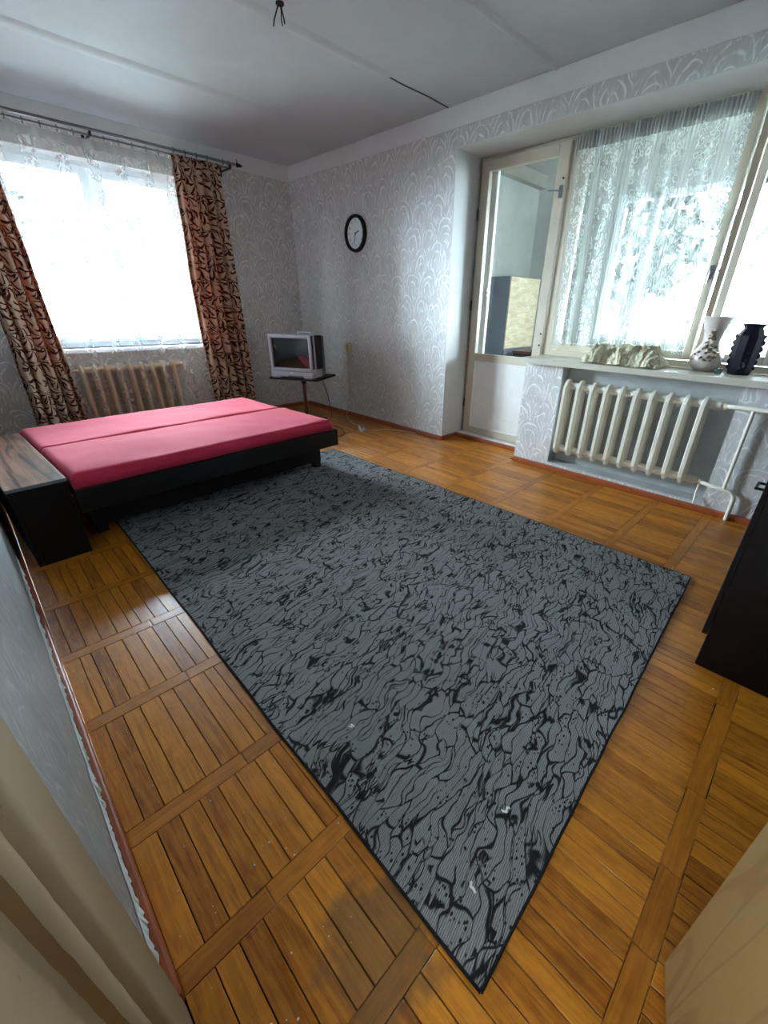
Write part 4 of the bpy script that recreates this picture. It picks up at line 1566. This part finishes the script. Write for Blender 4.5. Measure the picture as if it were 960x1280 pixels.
pst = tag(empty('power_strip', (2.905, 3.565, 0), math.radians(60)), 'short white power strip lying on the parquet', 'power strip')
cord('ivory_cable', [(XB - 0.05, 4.19, 0.763), (XB - 0.02, 4.20, 0.70), (XB - 0.012, 4.22, 0.4), (XB - 0.032, 4.25, 0.06), (3.17, 4.17, 0.006), (3.06, 3.98, 0.006), (2.99, 3.80, 0.006), (2.956, 3.655, 0.016)], 0.004, M_ivory, 'ivory cable running from the wall socket down to the power strip')
cord('black_cable', [(2.95, 4.62, 0.49), (3.05, 4.52, 0.45), (3.08, 4.42, 0.22), (3.02, 4.28, 0.01), (2.80, 4.02, 0.005), (2.76, 3.74, 0.005), (2.62, 3.53, 0.005), (2.47, 3.54, 0.005), (2.35, 3.66, 0.005)], 0.0035, M_black, 'thin black cable hanging from the television stand to the floor')
cord('white_cable', [(3.235, 3.06, 0.005), (3.21, 3.2, 0.005), (3.12, 3.40, 0.005), (2.98, 3.44, 0.005), (2.868, 3.49, 0.016)], 0.003, M_white, 'white cable lying along the floor by the balcony wall baseboard')
B().box(-0.085, 0.085, -0.026, 0.026, 0.0006, 0.036, 0.006, 2).build('body', M_white, pst, True, True)
for dx in (-0.045, 0.0, 0.045):
    B().tube([(dx, 0, 0.036), (dx, 0, 0.0375)], 0.018, 14).build('outlet', M_tvgrey, pst, True)

# ------------------------------------------------------------------ things on the sill
SZ = 0.8803
va = tag(empty('vase', (3.47, 0.645, SZ)), 'pinkish white vase with flared neck and applied flowers', 'vase', 'vases on the sill')
b = B()
prf = [(0.045, 0.0), (0.062, 0.006), (0.088, 0.04), (0.096, 0.075), (0.088, 0.108), (0.068, 0.135), (0.054, 0.165), (0.050, 0.195), (0.056, 0.235), (0.070, 0.285), (0.084, 0.322), (0.088, 0.326), (0.084, 0.327), (0.064, 0.285), (0.046, 0.22), (0.044, 0.18), (0.02, 0.15)]
b.lathe(prf, (0, 0, 0), 36)
b.build('body', M_ceramic, va, True, 'all')


def vr(z):
    for i in range(11):
        if prf[i][1] <= z <= prf[i + 1][1]:
            t = (z - prf[i][1]) / (prf[i + 1][1] - prf[i][1])
            return prf[i][0] + (prf[i + 1][0] - prf[i][0]) * t
    return 0.05


r2 = random.Random(5)
dkl, lgt = B(), B()
for k in range(110):
    z = r2.uniform(0.07, 0.25)
    spread = 0.9 if z < 0.12 else 0.75 * (0.27 - z) / 0.15
    a = PI + 0.10 + r2.uniform(-spread, spread)
    rr = vr(z) + 0.002
    p = (rr * math.cos(a), rr * math.sin(a), z)
    (lgt if k % 3 == 0 else dkl).ball(p, r2.uniform(0.006, 0.012), 1, (0.8, 1, 0.8))
dkl.build('flower_relief', M_relief, va, True, 'all')['kind'] = 'stuff'
lgt.build('blossom_relief', M_relieflight, va, True, 'all')['kind'] = 'stuff'

vb = tag(empty('vase', (3.45, 0.445, SZ)), 'dark cobalt faceted vase with ruffled sides', 'vase', 'vases on the sill')
b = B()
prb = [(0.056, 0.0), (0.062, 0.006), (0.067, 0.05), (0.073, 0.14), (0.075, 0.225), (0.062, 0.250), (0.052, 0.268), (0.054, 0.276), (0.064, 0.290), (0.062, 0.293), (0.05, 0.285), (0.045, 0.25), (0.03, 0.2)]
b.lathe(prb, (0, 0, 0), 10)
b.build('body', M_cobalt, vb, True)
for s_ in (-1, 1):
    fb_ = B()
    pts, rs = [], []
    for k in range(72):
        t = k / 71
        z = 0.03 + 0.205 * t
        rad = 0.064 + 0.013 + 0.006 * t + 0.0035 * math.sin(t * 2 * PI * 5.5)
        pts.append((-0.01, s_ * (rad - 0.012), z))
        rs.append((0.0085 + 0.0022 * math.sin(t * 2 * PI * 5.5)) * min(1, 0.3 + 8 * min(t, 1 - t)))
    fb_.tube(pts, rs, 8)
    fb_.build('ruffle', M_cobalt, vb, True, 'all')
fl_ = B()
for k in range(30):
    z = r2.choice((0.07, 0.16)) + r2.uniform(-0.03, 0.03)
    a = PI + 0.35 + r2.uniform(-0.35, 0.35)
    fl_.ball((0.064 * math.cos(a), 0.064 * math.sin(a), z), r2.uniform(0.004, 0.007), 1)
fl_.build('flower_relief', M_blueblack, vb, True, 'all')['kind'] = 'stuff'

cu_ = tag(empty('glass_cup', (3.335, 0.535, SZ)), 'tiny teal glass cup between the two vases', 'cup')
B().lathe([(0.012, 0), (0.017, 0.004), (0.022, 0.02), (0.025, 0.034), (0.022, 0.034), (0.018, 0.018), (0.012, 0.008)], (0, 0, 0), 20).build('bowl', M_tealglass, cu_, True, 'all')
B().lathe([(0.0255, 0.030), (0.0258, 0.034), (0.0235, 0.0345)], (0, 0, 0), 20).build('rim', M_tealglass, cu_, True, 'all')

cl = tag(empty('cloth_bundle', (3.375, 1.12, SZ)), 'crumpled cream cloth draped over a box on the sill', 'cloth')
b = B()


def cf(u, v):
    y = -0.265 + 0.53 * u
    x = -0.105 + 0.21 * v
    ey = min(u, 1 - u) / 0.13
    ex = min(v, 1 - v) / 0.2
    e = min(1, ey) ** 0.7 * min(1, ex) ** 0.5
    q = Vector((x * 9 + 0.6 * noise.noise((y * 9, x * 9, 2)), y * 13 + 0.8 * noise.noise((x * 11, y * 7, 6)), 0.5))
    rid = (1 - abs(noise.noise(q))) ** 5 * 0.030 + (1 - abs(noise.noise(q * 2.3 + Vector((4, 4, 4))))) ** 6 * 0.014
    z = (0.112 - 0.018 * u + 0.02 * noise.noise((y * 6, x * 5, 9))) * e + (rid - 0.006) * (0.3 + 0.7 * e)
    side = 1 if v < 0.3 else (-1 if v > 0.7 else 0)
    x -= side * (rid * 0.9) - 0.012 * noise.noise((y * 26, 3, 2)) * abs(side)
    y += 0.012 * noise.noise((x * 30, y * 20, 8))
    return (x, y, max(0.002, z + 0.004))


b.grid(cf, 130, 60)
o = b.build('cloth', M_cloth, cl, True, 'all')
b = B().box(-0.055, 0.055, -0.18, 0.18, 0.001, 0.05)
b.build('covered_box', M_cloth, cl, True)

# ------------------------------------------------------------------ wardrobe at the right edge
wd_ = tag(empty('wardrobe', (1.645, 0.03, 0)), 'dark mahogany wardrobe at the right edge', 'wardrobe')
WXa, WXb, WF, WBk, WH = 1.645, 3.20, 0.022, -0.56, 1.80
B().box(WXa, WXa + 0.02, WBk, WF, 0.0, WH, 0.002).build('side_panel', M_mahog, wd_)
B().box(WXb - 0.02, WXb, WBk, WF, 0.0, WH, 0.002).build('side_panel', M_mahog, wd_)
B().box(WXa + 0.021, WXb - 0.021, WBk, WF, WH - 0.02, WH).build('top', M_mahog, wd_)
B().box(WXa + 0.021, WXb - 0.021, WBk, WBk + 0.008, 0.08, WH - 0.021).build('back_panel', M_mahog, wd_)
B().box(WXa + 0.021, WXb - 0.021, WF - 0.05, WF - 0.03, 0.0, 0.13).build('plinth', M_mahog, wd_)
B().box(WXa + 0.021, WXb - 0.021, WBk + 0.01, WF - 0.002, 0.131, 0.148).build('bottom_board', M_mahog, wd_)
dw = (WXb - WXa) / 3
for k in range(3):
    a = WXa + k * dw
    dd = B().box(a + (0 if k == 0 else 0.002), a + dw - 0.002, WF + 0.001, WF + 0.019, 0.145, WH, 0.002).build('door', M_mahog, wd_)
    hx = a + (dw - 0.06 if k == 0 else 0.06)
    hx = {0: 1.88, 1: 2.30, 2: 2.9}[k]
    hz = 0.66
    q = B()
    for xx in (hx, hx + 0.075):
        q.box(xx - 0.004, xx + 0.004, WF + 0.019, WF + 0.048, hz - 0.004, hz + 0.004)
    q.box(hx - 0.004, hx + 0.079, WF + 0.044, WF + 0.052, hz - 0.004, hz + 0.004)
    q.build('handle', M_black, dd)

# ------------------------------------------------------------------ small things
wi = tag(empty('ceiling_wires', (1.73, 2.66, HC)), 'bare lamp wires hanging from the ceiling', 'wires')
for k, (dx, dy, dz) in enumerate(((0.02, 0.0, -0.07), (-0.03, 0.03, -0.085), (0.035, 0.045, -0.06))):
    B().tube([(0, 0, -0.0005), (dx * 0.4, dy * 0.3, -0.02), (dx * 0.8, dy * 0.9, dz * 0.7), (dx, dy, dz)], 0.0035, 6).build('wire', M_black, wi, True, 'all')
B().lathe([(0.022, -0.006), (0.022, -0.0005)], (0, 0, 0), 14).build('hole_plug', M_darkmetal, wi, True)


def scrap(x, y, z, L, wd, rz, label, seed):
    b = B()
    rr2 = random.Random(seed)
    top = [(L * (i / 6 - 0.5), wd * 0.5 * (0.5 + rr2.random()) + 0.3 * wd * math.sin(i * 1.3 + seed)) for i in range(7)]
    bot = [(p[0], p[1] - wd * (0.8 + 0.5 * rr2.random())) for p in top]
    hs = [0.001 + 0.0025 * rr2.random() for _ in range(7)]
    v = [[b.bm.verts.new((*p, h_)) for p, h_ in zip(row, hs)] for row in (top, bot)]
    lo = [[b.bm.verts.new((*p, max(0.0, h_ - 0.0008))) for p, h_ in zip(row, hs)] for row in (top, bot)]
    for i in range(6):
        b.bm.faces.new((v[0][i], v[0][i + 1], v[1][i + 1], v[1][i]))
        b.bm.faces.new((lo[0][i], lo[1][i], lo[1][i + 1], lo[0][i + 1]))
        b.bm.faces.new((v[0][i], lo[0][i], lo[0][i + 1], v[0][i + 1]))
        b.bm.faces.new((v[1][i], v[1][i + 1], lo[1][i + 1], lo[1][i]))
    o = b.build('paper_scrap', M_paper)
    o.location = (x, y, z)
    o.rotation_euler = (0, 0, rz)
    tag(o, label, 'paper scrap', 'paper scraps on the rug')


RT = 0.0088
scrap(0.522, 0.746, RT, 0.014, 0.012, 0.4, 'tiny white paper speck near the middle of the rug left edge', 1)
scrap(0.658, 0.250, RT, 0.026, 0.007, -0.3, 'curled white paper shred near the near corner of the rug', 2)
scrap(0.456, 0.213, RT, 0.024, 0.006, 1.2, 'faint white paper shred closest to the rug near corner', 3)
cm = B()
r3 = random.Random(11)
for (x, y, s_) in [(0.02, 0.36, 0.004), (0.30, 0.90, 0.003), (0.12, 0.62, 0.003), (0.17, 0.64, 0.0025), (0.01, 1.0, 0.003), (0.10, 0.42, 0.0025), (2.32, 0.28, 0.004), (2.34, 0.285, 0.003), (0.06, 0.33, 0.003), (0.20, 0.57, 0.003), (0.32, 0.55, 0.003), (0.29, 0.82, 0.003), (1.55, -0.06, 0.004)]:
    cm.ball((x, y, s_ * 0.6 + 0.0003), s_, 1, (1, 0.8, 0.6))
for k in range(60):
    x, y = r3.uniform(-0.06, 0.3), r3.uniform(0.25, 1.6)
    s_ = r3.uniform(0.0008, 0.0018)
    cm.ball((x, y, s_ * 0.6 + 0.0003), s_, 1, (1, 0.9, 0.6))
co = tag(cm.build('plaster_crumbs', M_paper), 'scattered white plaster crumbs on the parquet', 'debris')
co['kind'] = 'stuff'
